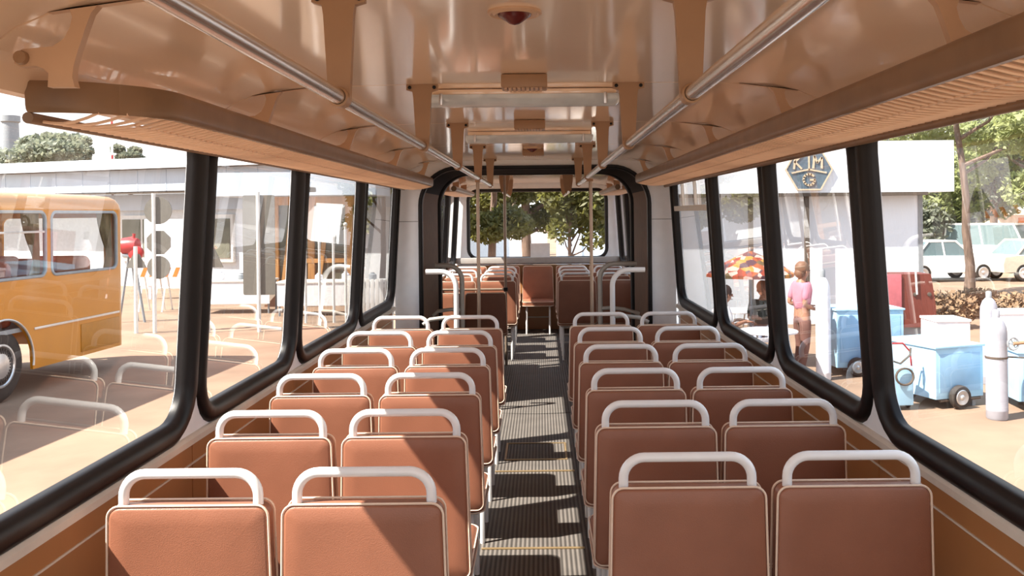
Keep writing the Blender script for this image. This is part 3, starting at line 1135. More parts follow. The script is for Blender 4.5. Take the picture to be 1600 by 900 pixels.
# local x runs along the front, y goes back
mb = MB()
mb.box(0, Ls, 0.0, 0.15, 3.36, 4.10)
k = 0
x = 0.8
while x < Ls:
    mb.box(x, x + 0.03, -0.015, 0.0, 3.37, 4.09)
    x += 1.25
obj('fascia', mb, 'paleblue', sh, smooth=False)
mb = MB()
mb.box(-0.1, Ls + 0.1, -0.25, 0.15, 4.10, 4.19)
mb.box(0, Ls, 0.02, 0.3, 3.28, 3.36)
obj('eaves_strip', mb, 'darkwood', sh, smooth=False)
mb = MB()
mb.prism([(-0.3, 4.19), (4.0, 4.85), (8, 4.19), (8, 4.1), (4, 4.75), (-0.3, 4.12)], lambda u, v, t: (t, u, v), -0.2, Ls + 0.2)
obj('roof', mb, 'roofgrey', sh, smooth=False)
mb = MB()
mb.box(0, Ls, 1.2, 1.4, 0.0, 3.3)
mb.box(-0.1, 0, 1.2, 7.5, 0, 4.1)
mb.box(Ls, Ls + 0.1, 1.2, 7.5, 0, 4.1)
obj('front_wall', mb, 'roofgrey', sh, smooth=False)
mb = MB()
mb.box(0, Ls, 0.9, 1.2, 2.72, 3.28)
obj('upper_band', mb, 'paleblue', sh, smooth=False)
for x0 in (10.2, 13.2, 16.1):
    mb = MB()
    mb.box(x0, x0 + 2.0, 1.05, 1.19, 0.9, 2.55, 0.02)
    wf = obj('shed_window', mb, 'pole', sh)
    mb = MB()
    mb.box(x0 + 0.12, x0 + 0.94, 1.02, 1.06, 1.05, 2.4)
    mb.box(x0 + 1.06, x0 + 1.88, 1.02, 1.06, 1.05, 2.4)
    obj('pane', mb, 'greenglass', wf, smooth=False)
# white hoarding
p0, p1 = P(226, 425, 27), P(300, 342, 27)
mb = MB()
mb.box(0, p1.x - p0.x, 0, 0.1, 0.4, p1.z - GZ, 0.01)
for xx in (0.1, p1.x - p0.x - 0.18):
    mb.box(xx, xx + 0.08, 0.02, 0.08, 0, 0.45)
o = obj('white_hoarding', mb, 'gaswhite')
o.location = (p0.x, 27, GZ)
tag(o, 'large plain white hoarding behind the round sign backs', 'board')
# timber kiosk
kx0, kx1, ky = P(408, 400, 24.3).x, P(548, 400, 24.3).x, 24.3
kw = kx1 - kx0
ks = thing('timber_kiosk', 'kiosk with orange timber frames below a pale flat canopy', 'kiosk', (kx0, ky, GZ))
mb = MB()
for x in (0.0, kw * 0.16, kw * 0.42, kw * 0.56, kw * 0.98):
    mb.box(x - 0.09, x + 0.09, -0.02, 0.16, 0.5, 2.98, 0.01)
mb.box(-0.1, kw + 0.1, -0.03, 0.17, 2.75, 2.98)
mb.box(-0.1, kw + 0.1, -0.03, 0.17, 0.45, 0.62)
mb.box(kw * 0.42, kw, -0.025, 0.165, 1.18, 1.30)
for x, dx in ((0.55, 0.28), (1.5, 0.3)):
    mb.prism([(x, 0.62), (x + 0.12, 0.62), (x + 0.12 + dx, 2.8), (x + dx, 2.8)], lambda u, v, t: (u, t, v), -0.05, 0.0)
obj('frame', mb, 'wood', ks, smooth=False)
mb = MB()
mb.box(0, kw, 0.07, 0.1, 0.6, 2.8)
obj('pane', mb, 'greenglass', ks, smooth=False)
mb = MB()
mb.box(-0.05, kw + 0.05, 0.0, 1.6, 0.0, 0.46)
obj('base', mb, 'stall', ks, smooth=False)
mb = MB()
mb.box(-1.2, kw + 0.8, -0.6, 1.7, 3.0, 3.62)
obj('canopy', mb, 'paleblue', ks, smooth=False)
# pale green annex at far right of left windows
# white fence
fx0, fx1 = P(545, 430, 21.5).x, P(640, 430, 21.5).x
fc = thing('white_fence', 'low white slatted fence by the corner of the kiosk', 'fence', (fx0, 21.5, GZ))
mb = MB()
n = 14
for k in range(n):
    x = (fx1 - fx0) * k / (n - 1)
    mb.box(x - 0.045, x + 0.045, -0.012, 0.012, 0.08, 0.92, 0.01)
obj('slats', mb, 'pole', fc)
mb = MB()
for z in (0.3, 0.75):
    mb.box(-0.05, fx1 - fx0 + 0.05, 0.012, 0.05, z - 0.04, z + 0.04)
obj('rail', mb, 'pole', fc, smooth=False)
for x in (0.0, fx1 - fx0):
    mb = MB()
    mb.box(x - 0.05, x + 0.05, 0.05, 0.13, 0.0, 1.0, 0.01)
    obj('post', mb, 'pole', fc)

# sign posts seen from behind
SY = 19.0


def disc(mb, c, r, n=24):
    mb.loft([[(c[0] + r * math.cos(2 * PI * (k + .5) / n), y, c[1] + r * math.sin(2 * PI * (k + .5) / n)) for k in range(n)] for y in (0.02, 0.03, 0.045)])


def signpost(px, label, items, bottom, top):
    b = P(px, bottom, SY)
    t = P(px, top, SY)
    g = thing('sign_post', label, 'road sign', (b.x, SY, GZ), 0, 'road signs seen from behind')
    mb = MB()
    mb.tube([(0, 0, 0), (0, 0, t.z - GZ)], 0.04, 10)
    obj('pole', mb, 'pole', g)
    for kind, cx, cy, a, h in items:
        c = P(cx, cy, SY)
        c = (c.x - b.x, c.z - GZ)
        s_ = SY / F
        mb = MB()
        if kind == 'disc':
            disc(mb, c, a * s_)
        elif kind == 'oct':
            disc(mb, c, a * s_, 8)
        elif kind == 'tri':
            pts = [(c[0] - a * s_, c[1] - h * s_), (c[0] + a * s_, c[1] - h * s_), (c[0] + 0.06, c[1] + h * s_), (c[0] - 0.06, c[1] + h * s_)]
            mb.prism(pts, lambda u, v, t: (u, t, v), 0.02, 0.045)
        else:
            mb.prism(rrect(c[0] - a * s_, c[0] + a * s_, c[1] - h * s_, c[1] + h * s_, 0.04), lambda u, v, t: (u, t, v), 0.02, 0.045)
        obj('sign_plate', mb, 'signgrey', g, angle=30)


signpost(242, 'white post with two round grey sign backs and an octagonal one between them', [('disc', 246, 329, 21.5, 0), ('oct', 247, 379, 20, 0), ('disc', 247, 418, 18, 0)], 510, 302)
signpost(213, 'white post with a grey triangular sign back, beside the yellow bus', [('tri', 212, 408, 16, 11)], 510, 385)
signpost(405, 'white post with one tall rectangular grey sign back', [('rect', 404, 383, 25, 78)], 512, 300)
signpost(326, 'white post with a grey tapering sign back just right of the window pillar', [('tri', 326, 399, 22, 19)], 510, 300)
# flagpoles / thin posts
for i, (px, tp, lb) in enumerate(((478, 300, 'tall thin post with a grey disc cap before the kiosk'), (500, 335, 'thin white post next to the tall disc-capped one'), (522, 340, 'thin white post in the middle of the kiosk front'), (541, 352, 'shortest thin white post at the right of the kiosk front'))):
    b, t = P(px, 500, 20.5), P(px, tp, 20.5)
    g = thing('thin_post', lb, 'post', (b.x, 20.5, GZ), 0, 'thin posts before the kiosk')
    mb = MB()
    mb.tube([(0, 0, 0), (0, 0, t.z - GZ)], 0.03, 8)
    obj('pole', mb, 'pole', g)
    mb = MB()
    if i == 0:
        mb.lathe([(0.25, 0), (0.26, 0.03), (0.25, 0.10), (0.05, 0.14)], (0, 0, t.z - GZ), 'z', 18)
    else:
        mb.ball((0, 0, t.z - GZ + 0.02), 0.05)
    obj('cap', mb, 'signgrey' if i == 0 else 'pole', g)
# aerial mast with red and white bands
b, t = P(176, 300, 42), P(175, 222, 42)
g = thing('antenna_mast', 'thin red and white banded mast above the shed roof', 'mast', (b.x, 42, GZ))
n = 8
for k in range(n):
    mb = MB()
    mb.tube([(0, 0, (t.z + 1.2 - GZ) * k / n), (0, 0, (t.z + 1.2 - GZ) * (k + 1) / n)], 0.05, 8)
    obj('band', mb, 'red' if k % 2 else 'pole', g)
# chimney
b = P(17, 260, 75)
t = P(17, 181, 75)
g = thing('chimney', 'distant grey chimney stack in the upper left corner', 'chimney', (b.x, 75, GZ))
mb = MB()
mb.lathe([(0.9, 0), (0.75, (t.z - GZ) * 0.6), (0.62, t.z - GZ - 0.6), (0.75, t.z - GZ - 0.5), (0.75, t.z - GZ)], (0, 0, 0), 'z', 20)
obj('stack', mb, 'greymetal', g)
# striped barriers
for px, wd, lb in ((236, 0.30, 'small orange and white striped barrier partly behind the lowest round sign back'), (281, 0.45, 'orange and white striped barrier beside the window pillar')):
    b = P(px, 425, 23.5)
    g = thing('striped_barrier', lb, 'barrier', (b.x, 23.5, GZ), 0, 'striped barriers')
    h = b.z - GZ
    mb = MB()
    mb.box(-wd, wd, -0.02, 0.02, h - 0.13, h + 0.13, 0.005)
    obj('board', mb, 'gaswhite', g)
    mb = MB()
    x = -wd
    while x < wd - 0.2:
        mb.prism([(x + 0.02, h - 0.125), (x + 0.13, h - 0.125), (x + 0.23, h + 0.125), (x + 0.12, h + 0.125)], lambda u, v, t: (u, t, v), -0.026, -0.019)
        x += 0.24
    obj('stripe', mb, 'orange', g)
    for x in (-wd + 0.1, wd - 0.1):
        mb = MB()
        mb.tube([(x, -0.3, 0), (x, 0.03, h), (x, 0.36, 0)], 0.022, 8)
        obj('leg', mb, 'pole', g)
# red pump on its stand, next to the yellow bus
b = P(205, 385, 21)
g = thing('red_pump', 'red motor pump on a dark stand right behind the yellow bus', 'machine', (b.x, 21, GZ))
h = b.z - GZ
mb = MB()
mb.lathe([(0.09, -0.2), (0.19, -0.18), (0.21, 0.0), (0.19, 0.15), (0.08, 0.2)], (0, 0, h), 'x', 18)
obj('housing', mb, 'red', g)
mb = MB()
mb.lathe([(0.10, 0.0), (0.17, 0.03), (0.17, 0.12), (0.12, 0.14)], (0.16, -0.18, h - 0.15), 'y', 16)
mb.tube([(-0.22, 0, h + 0.15), (0.07, 0, h + 0.2), (0.07, 0, h + 0.3)], 0.04, 8)
obj('flange', mb, 'red', g)
mb = MB()
mb.tube([(-0.3, 0, 0), (-0.05, 0, h - 0.18)], 0.03, 8)
mb.tube([(0.3, 0, 0), (0.05, 0, h - 0.18)], 0.03, 8)
mb.tube([(0, 0.3, 0), (0, 0.02, h - 0.18)], 0.03, 8)
mb.box(-0.16, 0.16, -0.14, 0.14, h - 0.24, h - 0.17, 0.01)
obj('stand', mb, 'greymetal', g)
# tables of goods
for px, y, wd, lb in ((362, 23.0, 1.1, 'white covered stall table between the post and the tall grey board'), (520, 22.3, 1.3, 'long white stall table in front of the kiosk')):
    b = P(px, 430, y)
    g = thing('stall_table', lb, 'table', (b.x, y, GZ), 0, 'stall tables outside')
    mb = MB()
    mb.box(-wd, wd, -0.4, 0.4, 0.80, 0.85, 0.01)
    obj('tabletop', mb, 'pole', g)
    mb = MB()
    mb.box(-wd + 0.02, wd - 0.02, -0.38, -0.36, 0.25, 0.80)
    obj('skirt', mb, 'whitecloth', g, smooth=False)
    for x in (-wd + 0.06, wd - 0.06):
        for yy in (-0.32, 0.32):
            mb = MB()
            mb.tube([(x, yy, 0), (x, yy, 0.8)], 0.025, 8)
            obj('leg', mb, 'greymetal', g)
    for k in range(4):
        mb = MB()
        xx = -wd + 0.3 + k * (2 * wd - 0.6) / 3
        hh = rnd.uniform(0.15, 0.3)
        mb.lathe([(0.08, 0), (0.10, 0.02), (0.10, hh * 0.7), (0.05, hh * 0.85), (0.05, hh)], (0, 0, 0), 'z', 12)
        o = obj('canister', mb, rnd.choice(['gaswhite', 'wood', 'greymetal']))
        o.location = (b.x + xx, y - 0.05, GZ + 0.85)
        tag(o, '%s small canister from the left on the %s' % (['first', 'second', 'third', 'fourth'][k], 'white stall table between posts' if px == 362 else 'long stall table before the kiosk'), 'canister', 'canisters on stall tables')

# ------------------------------------------------------------------ trees
def leaves(mb, c, R, n, size, rs):
    for _ in range(n):
        while True:
            q = Vector((rs.uniform(-1, 1), rs.uniform(-1, 1), rs.uniform(-1, 1)))
            if 0.25 < q.length < 1:
                break
        p = Vector(c) + Vector((q.x * R[0], q.y * R[1], q.z * R[2]))
        a = Vector((rs.uniform(-1, 1), rs.uniform(-1, 1), rs.uniform(-1, 1))).normalized()
        b = a.orthogonal().normalized()
        s1, s2 = size * rs.uniform(0.6, 1.3), size * rs.uniform(0.35, 0.7)
        mb.f([mb.v(p - a * s1), mb.v(p - b * s2), mb.v(p + a * s1), mb.v(p + b * s2)])


def tree(x, y, h, blobs, label, lm, seed, tr=0.18, size=0.13, n=2600, group=None, lean=0.0):
    rs = random.Random(seed)
    g = thing('tree', label, 'tree', (x, y, GZ), 0, group)
    mb = MB()
    pts = [(lean * (k / 7) ** 1.5 + rs.uniform(-.05, .05), rs.uniform(-.05, .05), h * k / 7) for k in range(8)]
    mb.tube(pts, [tr * (1.25 if k == 0 else 1) * (1 - 0.09 * k) for k in range(8)], 12)
    for (bx, by, bz), R in blobs[:6]:
        z0 = min(max(bz - R[2] - 0.6, h * 0.35), h * 0.95)
        k = z0 / h
        mb.tube([(lean * k ** 1.5, 0, z0), (bx * 0.5, by * 0.5, (z0 + bz) / 2 - 0.1), (bx, by, bz)], [tr * 0.45, tr * 0.3, tr * 0.12], 7)
    obj('trunk', mb, 'trunk', g)
    mb = MB()
    tot = sum(R[0] * R[1] * R[2] for _, R in blobs)
    for c, R in blobs:
        leaves(mb, c, R, max(60, int(n * R[0] * R[1] * R[2] / tot)), size, rs)
    obj('foliage', mb, lm, g, smooth=False)
    return g


def blobset(rs, c, R, k):
    out = []
    for _ in range(k):
        q = Vector((rs.uniform(-1, 1), rs.uniform(-1, 1), rs.uniform(-1, 1)))
        out.append(((c[0] + q.x * R[0], c[1] + q.y * R[1], c[2] + q.z * R[2]), (R[0] * .5, R[1] * .5, R[2] * .42)))
    return out


rs = random.Random(3)
c = P(823, 400, 22)
tree(c.x, 22, 5.6, blobset(rs, (0.2, 0, 3.12), (1.5, 1.0, 0.9), 18), 'tree with a thick trunk in the middle of the rear window', 'leafA', 11, 0.15, 0.07, 20000, 'trees behind the bus')
c = P(772, 400, 20)
tree(c.x, 20, 5.2, blobset(rs, (-0.3, 0, 2.9), (1.0, 0.8, 0.85), 11), 'leafy tree seen at the left side of the rear window', 'leafA', 12, 0.11, 0.07, 10000, 'trees behind the bus')
c = P(893, 420, 17.5)
tree(c.x, 17.5, 4.6, [((-.15, 0, 2.9), (.55, .5, .5)), ((.35, 0, 2.7), (.5, .5, .6)), ((0.2, 0.2, 3.4), (.8, .6, .5)), ((.75, 0, 3.2), (.4, .4, .7)), ((-.2, 0, 2.2), (.3, .3, .35)), ((0.45, 0, 2.0), (.35, .3, .3))], 'young tree with hanging leaves at the right of the rear window', 'leafA', 13, 0.045, 0.075, 4600, 'trees behind the bus')
rs = random.Random(5)
c = P(1517, 440, 24)
tree(c.x, 24, 6.5, blobset(rs, (0.8, 0, 5.3), (2.6, 1.6, 1.1), 10), 'tall tree with bare trunk to the right of the white building', 'leafB', 21, 0.13, 0.10, 9500, None, lean=-0.5)
c = P(1640, 440, 35)
tree(c.x, 35, 6.5, blobset(rs, (-0.5, 0, 4.6), (2.6, 1.8, 2.0), 10), 'pale green tree at the far right edge behind the parked vehicles', 'leafB', 22, 0.2, 0.15, 7000)
c = P(1475, 440, 38)
tree(c.x, 38, 6, blobset(rs, (0, 0, 3.6), (2.2, 1.8, 2.6), 12), 'grey green tree right behind the corner of the white building', 'leafC', 23, 0.2, 0.15, 9000)
c = P(1555, 440, 41)
tree(c.x, 41, 7, blobset(rs, (0, 0, 4.8), (2.6, 1.5, 2.6), 12), 'dense tree behind the bare-trunked one at the right', 'leafB', 24, 0.2, 0.16, 9000)
c = P(1100, 300, 30)
rs = random.Random(9)
for i, (px, py, y, R, lb) in enumerate(((40, 238, 60, (4.2, 3, 1.6), 'grey green tree behind the shed roof at the left edge'), (105, 240, 70, (2.4, 3, 1.3), 'grey green tree behind the shed roof, middle of three'), (-30, 245, 80, (4, 3, 1.6), 'grey green tree behind the shed, cut by the left edge'), (203, 238, 66, (0.9, 1, 0.6), 'small round tree alone above the shed roof ridge'))):
    c = P(px, py, y)
    zc = c.z - GZ
    tree(c.x, y, zc, blobset(rs, (0, 0, zc - 0.2), R, 8), lb, 'leafC', 30 + i, 0.25, 0.2, 4200, 'trees behind the shed')
c = P(596, 315, 26)
tree(c.x, 26.2, 4.5, blobset(rs, (0, 0, 3.6), (1.1, 0.9, 0.9), 7), 'pale leafy tree between the kiosk and the white bulkhead', 'leafB', 41, 0.1, 0.11, 3200)
# pale annex behind it
a, b = P(560, 350, 30), P(660, 350, 30)
mb = MB()
mb.box(0, b.x - a.x, 0, 4, 0, a.z - GZ)
mb.box(-0.1, b.x - a.x + 0.1, -0.15, 4.1, a.z - GZ, a.z - GZ + 0.12)
o = obj('low_annex', mb, 'paleblue', smooth=False)
o.location = (a.x, 31.5, GZ)
tag(o, 'low pale annex with flat roof beyond the white fence', 'building')

# ------------------------------------------------------------------ right side: white building with emblem
WYB = 19.0
a, b = P(1040, 300, WYB), P(1449, 300, WYB)
wb = thing('white_building', 'tall plain white building with a deep overhanging fascia on the right', 'building', (a.x, WYB, GZ))
wd = b.x - a.x
ft, fb = P(1400, 220, WYB).z - GZ, P(1400, 300, WYB).z - GZ
fx = P(1490, 260, WYB).x - a.x
mb = MB()
mb.box(-0.2, wd, 0.35, 6.0, 0.0, fb + 0.02)
obj('wall', mb, 'bluewhite', wb, smooth=False)
mb = MB()
mb.box(-0.6, fx, -0.02, 6.5, fb, ft)
obj('fascia', mb, 'bluewhite', wb, smooth=False)
mb = MB()
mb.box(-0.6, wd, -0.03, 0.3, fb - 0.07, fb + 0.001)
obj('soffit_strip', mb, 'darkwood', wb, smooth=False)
for px in (1175, 1263):
    q = P(px, 400, WYB).x - a.x
    mb = MB()
    mb.box(q - 0.045, q + 0.045, 0.05, 0.14, 0.0, fb)
    obj('column', mb, 'darkwood', wb, smooth=False)
mb = MB()
mb.box(wd - 0.06, wd + 0.04, 0.33, 0.40, 0, fb)
obj('corner_strip', mb, 'greymetal', wb, smooth=False)
# hexagonal emblem
c = P(1262.5, 265, WYB)
em = thing('hexagon_emblem', 'slate blue hexagon emblem with gold letters K, M and G on the white fascia', 'emblem', (c.x, WYB - 0.05, c.z))
s_ = WYB / F
hexp = [(36 * s_ * math.cos(PI * k / 3), 36 * s_ * math.sin(PI * k / 3)) for k in range(6)]
mb = MB()
mb.prism(hexp, lambda u, v, t: (u, t, v), -0.02, 0.026)
obj('plate', mb, 'emblem', em, smooth=False)
mb = MB()
mb.ring([[(u * k, t, v * k) for u, v in hexp] for k, t in ((1.04, -0.03), (0.97, -0.03), (0.97, 0.0), (1.04, 0.0))])
obj('border', mb, 'emline', em, smooth=False)


def strokes(mb, segs, ox, oz, sc, w=0.02):
    for x0, z0, x1, z1 in segs:
        p0, p1 = Vector((ox + x0 * sc, -0.03, oz + z0 * sc)), Vector((ox + x1 * sc, -0.03, oz + z1 * sc))
        dv = (p1 - p0)
        nn = Vector((-dv.z, 0, dv.x)).normalized() * w
        dv.normalize()
        p0 = p0 - dv * w * 0.6
        p1 = p1 + dv * w * 0.6
        mb.loft([[p0 - nn + Vector((0, t, 0)), p1 - nn + Vector((0, t, 0)), p1 + nn + Vector((0, t, 0)), p0 + nn + Vector((0, t, 0))] for t in (-0.006, 0.012)])


mb = MB()
strokes(mb, [(0, 0.9, 0, 0.0), (0, 0, -0.84, -0.17), (0, 0, 0.84, -0.17)], 0, 0, 0.43, 0.016)
obj('divider', mb, 'emline', em, smooth=False)
mb = MB()
strokes(mb, [(0.05, 0, 0.16, 1), (0.10, 0.5, 0.62, 1.0), (0.14, 0.5, 0.62, 0.0)], -0.33, 0.02, 0.27)
obj('letter', mb, 'emline', em, smooth=False)
mb = MB()
strokes(mb, [(0.0, 0, 0.1, 1), (0.1, 1, 0.34, 0.45), (0.34, 0.45, 0.72, 0.85), (0.72, 0.85, 0.72, 0)], 0.09, 0.03, 0.25)
obj('letter', mb, 'emline', em, smooth=False)
mb = MB()
gs = [(math.cos(math.radians(t)), math.sin(math.radians(t))) for t in range(40, 331, 29)]
sg = [(*p, *q) for p, q in zip(gs[:-1], gs[1:])] + [(gs[-1][0], gs[-1][1], gs[-1][0] + 0.1, -0.05), (gs[-1][0] + 0.1, -0.05, 0.25, -0.05)]
strokes(mb, sg, 0.0, -0.215, 0.12)
obj('letter', mb, 'emline', em, smooth=False)

# parasol, tables and chairs
def parasol():
    y = 14.2
    top = P(1172, 392, y)
    ed = P(1172, 427, y)
    g = thing('parasol', 'flowered orange and brown parasol over the tables by the white building', 'parasol', (top.x, y, GZ))
    zt, ze = top.z - GZ, ed.z - GZ
    R = 0.70
    mb = MB()
    n = 8
    loops = []
    for k, (f_, zz) in enumerate(((0.02, zt), (0.35, zt - (zt - ze) * 0.28), (0.7, zt - (zt - ze) * 0.62), (1.0, ze), (1.0, ze - 0.05), (0.985, ze - 0.05), (0.98, ze - 0.005), (0.69, zt - (zt - ze) * 0.62 - 0.012), (0.02, zt - 0.02))):
        lp = []
        for j in range(n * 3):
            t = 2 * PI * j / (n * 3)
            sag = 1.0 if j % 3 == 0 else 0.95
            lp.append((R * f_ * sag * math.cos(t), R * f_ * sag * math.sin(t), zz))
        loops.append(lp)
    mb.loft(loops)
    obj('canopy', mb, 'parasol', g, angle=20)
    mb = MB()
    mb.tube([(0, 0, 0), (0, 0, zt + 0.06)], 0.018, 10)
    obj('pole', mb, 'greymetal', g)
    mb = MB()
    mb.lathe([(0.2, 0), (0.2, 0.05), (0.06, 0.09)], (0, 0, 0), 'z', 16)
    obj('base', mb, 'greymetal', g)
    mb = MB()
    for j in range(8):
        t = 2 * PI * j / 8
        mb.tube([(0, 0, zt - 0.35), (R * 0.55 * math.cos(t), R * 0.55 * math.sin(t), zt - (zt - ze) * 0.5 - 0.02)], 0.006, 5)
    obj('ribs', mb, 'greymetal', g)


parasol()


def garden_table(px, y, label, R=0.42):
    x = P(px, 500, y).x
    g = thing('garden_table', label, 'table', (x, y, GZ), 0, 'white garden tables')
    mb = MB()
    mb.lathe([(R - 0.01, 0.70), (R, 0.705), (R, 0.725), (R - 0.01, 0.73)], (0, 0, 0), 'z', 24)
    obj('tabletop', mb, 'gaswhite', g)
    for k in range(4):
        t = PI / 4 + k * PI / 2
        mb = MB()
        mb.tube([(0.30 * math.cos(t), 0.30 * math.sin(t), 0.70), (0.22 * math.cos(t), 0.22 * math.sin(t), 0.4), (0.36 * math.cos(t), 0.36 * math.sin(t), 0)], 0.014, 8)
        obj('leg', mb, 'pole', g)
    return x


def garden_chair(x, y, rz, label):
    g = thing('garden_chair', label, 'chair', (x, y, GZ), rz, 'white garden chairs')
    mb = MB()
    for k in range(6):
        mb.box(-0.2, 0.2, -0.2 + k * 0.068, -0.14 + k * 0.068, 0.43, 0.445, 0.003)
    obj('seat', mb, 'gaswhite', g)
    mb = MB()
    for k in range(4):
        mb.box(-0.2, 0.2, -0.235, -0.222, 0.52 + k * 0.085, 0.58 + k * 0.085, 0.003)
    obj('backrest', mb, 'gaswhite', g)
    for sx in (-0.19, 0.19):
        mb = MB()
        mb.tube([(sx, -0.24, 0), (sx, -0.21, 0.42), (sx, -0.235, 0.85)], 0.012, 8)
        obj('leg', mb, 'greymetal', g)
        mb = MB()
        mb.tube([(sx, 0.22, 0), (sx, 0.19, 0.43)], 0.012, 8)
        obj('leg', mb, 'greymetal', g)


garden_table(1200, 12.9, 'white round table under the parasol, in front of the seated man')
garden_table(1150, 15.6, 'white round table farther back beside the parasol pole')

# ------------------------------------------------------------------ people
def skin_mesh(name, verts, edges, radii, m, parent, root=0, sub=1):
    me = bpy.data.meshes.new(name)
    me.from_pydata([Vector(v) for v in verts], edges, [])
    o = bpy.data.objects.new(name + '_tmp', me)
    COL.objects.link(o)
    sk = o.modifiers.new('s', 'SKIN')
    sk.use_smooth_shade = True
    for i, r in enumerate(radii):
        d_ = me.skin_vertices[0].data[i]
        d_.radius = r if isinstance(r, tuple) else (r, r)
        d_.use_root = (i == root)
    su = o.modifiers.new('u', 'SUBSURF')
    su.levels = su.render_levels = sub
    dg = bpy.context.evaluated_depsgraph_get()
    dg.update()
    me2 = bpy.data.meshes.new_from_object(o.evaluated_get(dg))
    bpy.data.objects.remove(o)
    me2.name = name
    me2.materials.clear()
    me2.materials.append(M[m])
    me2.polygons.foreach_set('use_smooth', [True] * len(me2.polygons))
    r = bpy.data.objects.new(name, me2)
    COL.objects.link(r)
    r.parent = parent
    return r


def person(loc, rz, pose, label, hairm, shirtm, legm, shoem='darkwood', long_hair=False):
    """the figure faces local +Y"""
    g = thing('person', label, 'person', loc, rz)
    J = pose
    V, E, R = [], [], []

    def chain(pts, rad, start=None):
        prev = start
        for p, r in zip(pts, rad):
            V.append(p)
            R.append(r)
            if prev is not None:
                E.append((prev, len(V) - 1))
            prev = len(V) - 1
        return prev
    pel = chain([J['pelvis']], [(0.12, 0.095)])
    waist = chain([J['waist']], [(0.115, 0.085)], pel)
    chest = chain([J['chest']], [(0.145, 0.10)], waist)
    neck0 = chain([J['neck']], [0.055], chest)
    hd = Vector(J['head'])
    fw = Vector(J.get('look', (0, 1, 0))).normalized()
    nk = Vector(J['neck'])
    chain([nk.lerp(hd, 0.35), hd - Vector((0, 0, 0.05)) + fw * 0.02, hd + Vector((0, 0, 0.03)), hd + Vector((0, 0, 0.085))], [0.05, (0.066, 0.078), (0.078, 0.092), (0.055, 0.065)], neck0)
    hands = []
    for s in ('l', 'r'):
        sh, el, wr, tip = (Vector(J[s + k]) for k in ('sho', 'elb', 'wri', 'hand'))
        a = chain([sh, sh.lerp(el, .5), el, el.lerp(wr, .5), wr], [0.052, 0.045, 0.038, 0.034, 0.026], chest)
        pm = wr.lerp(tip, 0.45)
        pa = chain([pm], [(0.038, 0.018)], a)
        dv = (tip - wr).normalized()
        sd = dv.cross(Vector((0, 0, 1)))
        sd = sd.normalized() if sd.length > 0.1 else Vector((1, 0, 0))
        dn = sd.cross(dv)
        for k, ln_ in enumerate((0.07, 0.085, 0.08, 0.062)):
            base = pm + dv * 0.035 + sd * (k - 1.5) * 0.019
            mid = base + dv * ln_ * 0.55 - dn * 0.008
            chain([base, mid, mid + dv * ln_ * 0.4 - dn * 0.025], [0.009, 0.008, 0.007], pa)
        th = wr.lerp(pm, 0.5) + sd * 0.03
        chain([th, th + sd * 0.03 + dv * 0.035, th + sd * 0.035 + dv * 0.065], [0.011, 0.009, 0.008], pa)
        hands.append(tip)
        hip, kn, an, toe = (Vector(J[s + k]) for k in ('hip', 'knee', 'ank', 'toe'))
        chain([hip, hip.lerp(kn, .5), kn, kn.lerp(an, .4), an, toe], [0.085, 0.072, 0.055, 0.05, 0.036, 0.035], pel)
    skin_mesh('body', V, E, R, 'skin', g, 0, 1)
    # face and ears
    mb = MB()
    up = Vector((0, 0, 1))
    sd = fw.cross(up).normalized()
    nose = hd + fw * 0.10 - up * 0.01
    mb.loft([[nose + sd * 0.014 - fw * 0.014, nose - sd * 0.014 - fw * 0.014, nose + up * 0.045 - fw * 0.012], [nose + sd * 0.010 + fw * 0.018, nose - sd * 0.010 + fw * 0.018, nose + up * 0.012 + fw * 0.012]])
    for q in (-1, 1):
        mb.ball(hd + sd * q * 0.085 - up * 0.005, 0.022, 8, (0.7, 0.7, 1.3))
    obj('nose_and_ears', mb, 'skin', g)
    mb = MB()
    for q in (-1, 1):
        mb.ball(hd + fw * 0.085 + sd * q * 0.032 + up * 0.022, 0.010, 8)
    mb.ball(hd + fw * 0.088 - up * 0.055, 0.018, 8, (1, 1, 0.3))
    obj('eyes_and_mouth', mb, 'maroon', g)
    # hair
    mb = MB()
    mb.ball(hd + up * 0.045 - fw * 0.022, 0.106, 14, (0.98, 1.0, 1.02))
    mb.ball(hd - fw * 0.055 - up * 0.03, 0.082, 12)
    if long_hair:
        mb.tube([hd - fw * 0.06, hd - fw * 0.075 - up * 0.13, hd - fw * 0.07 - up * 0.24], [0.085, 0.075, 0.04], 10)
    obj('hair', mb, hairm, g)
    # shirt
    V, E, R = [], [], []
    p0 = chain([Vector(J['waist']).lerp(Vector(J['pelvis']), 0.5)], [(0.145, 0.12)])
    p1 = chain([Vector(J['waist'])], [(0.142, 0.112)], p0)
    p2 = chain([Vector(J['chest'])], [(0.168, 0.125)], p1)
    chain([Vector(J['chest']).lerp(Vector(J['neck']), 0.7)], [0.085], p2)
    for s in ('l', 'r'):
        sh, el = Vector(J[s + 'sho']), Vector(J[s + 'elb'])
        chain([sh, sh.lerp(el, .45), sh.lerp(el, .85)], [0.068, 0.062, 0.058], p2)
    skin_mesh('shirt', V, E, R, shirtm, g, 0, 1)
    V, E, R = [], [], []
    p0 = chain([Vector(J['pelvis']) + (Vector(J['waist']) - Vector(J['pelvis'])) * 0.35], [(0.142, 0.115)])
    p1 = chain([Vector(J['pelvis'])], [(0.145, 0.12)], p0)
    for s in ('l', 'r'):
        hip, kn, an = (Vector(J[s + k]) for k in ('hip', 'knee', 'ank'))
        chain([hip, hip.lerp(kn, .5), kn, kn.lerp(an, .5), kn.lerp(an, .93)], [0.10, 0.088, 0.072, 0.066, 0.062], p1)
    skin_mesh('trousers', V, E, R, legm, g, 0, 1)
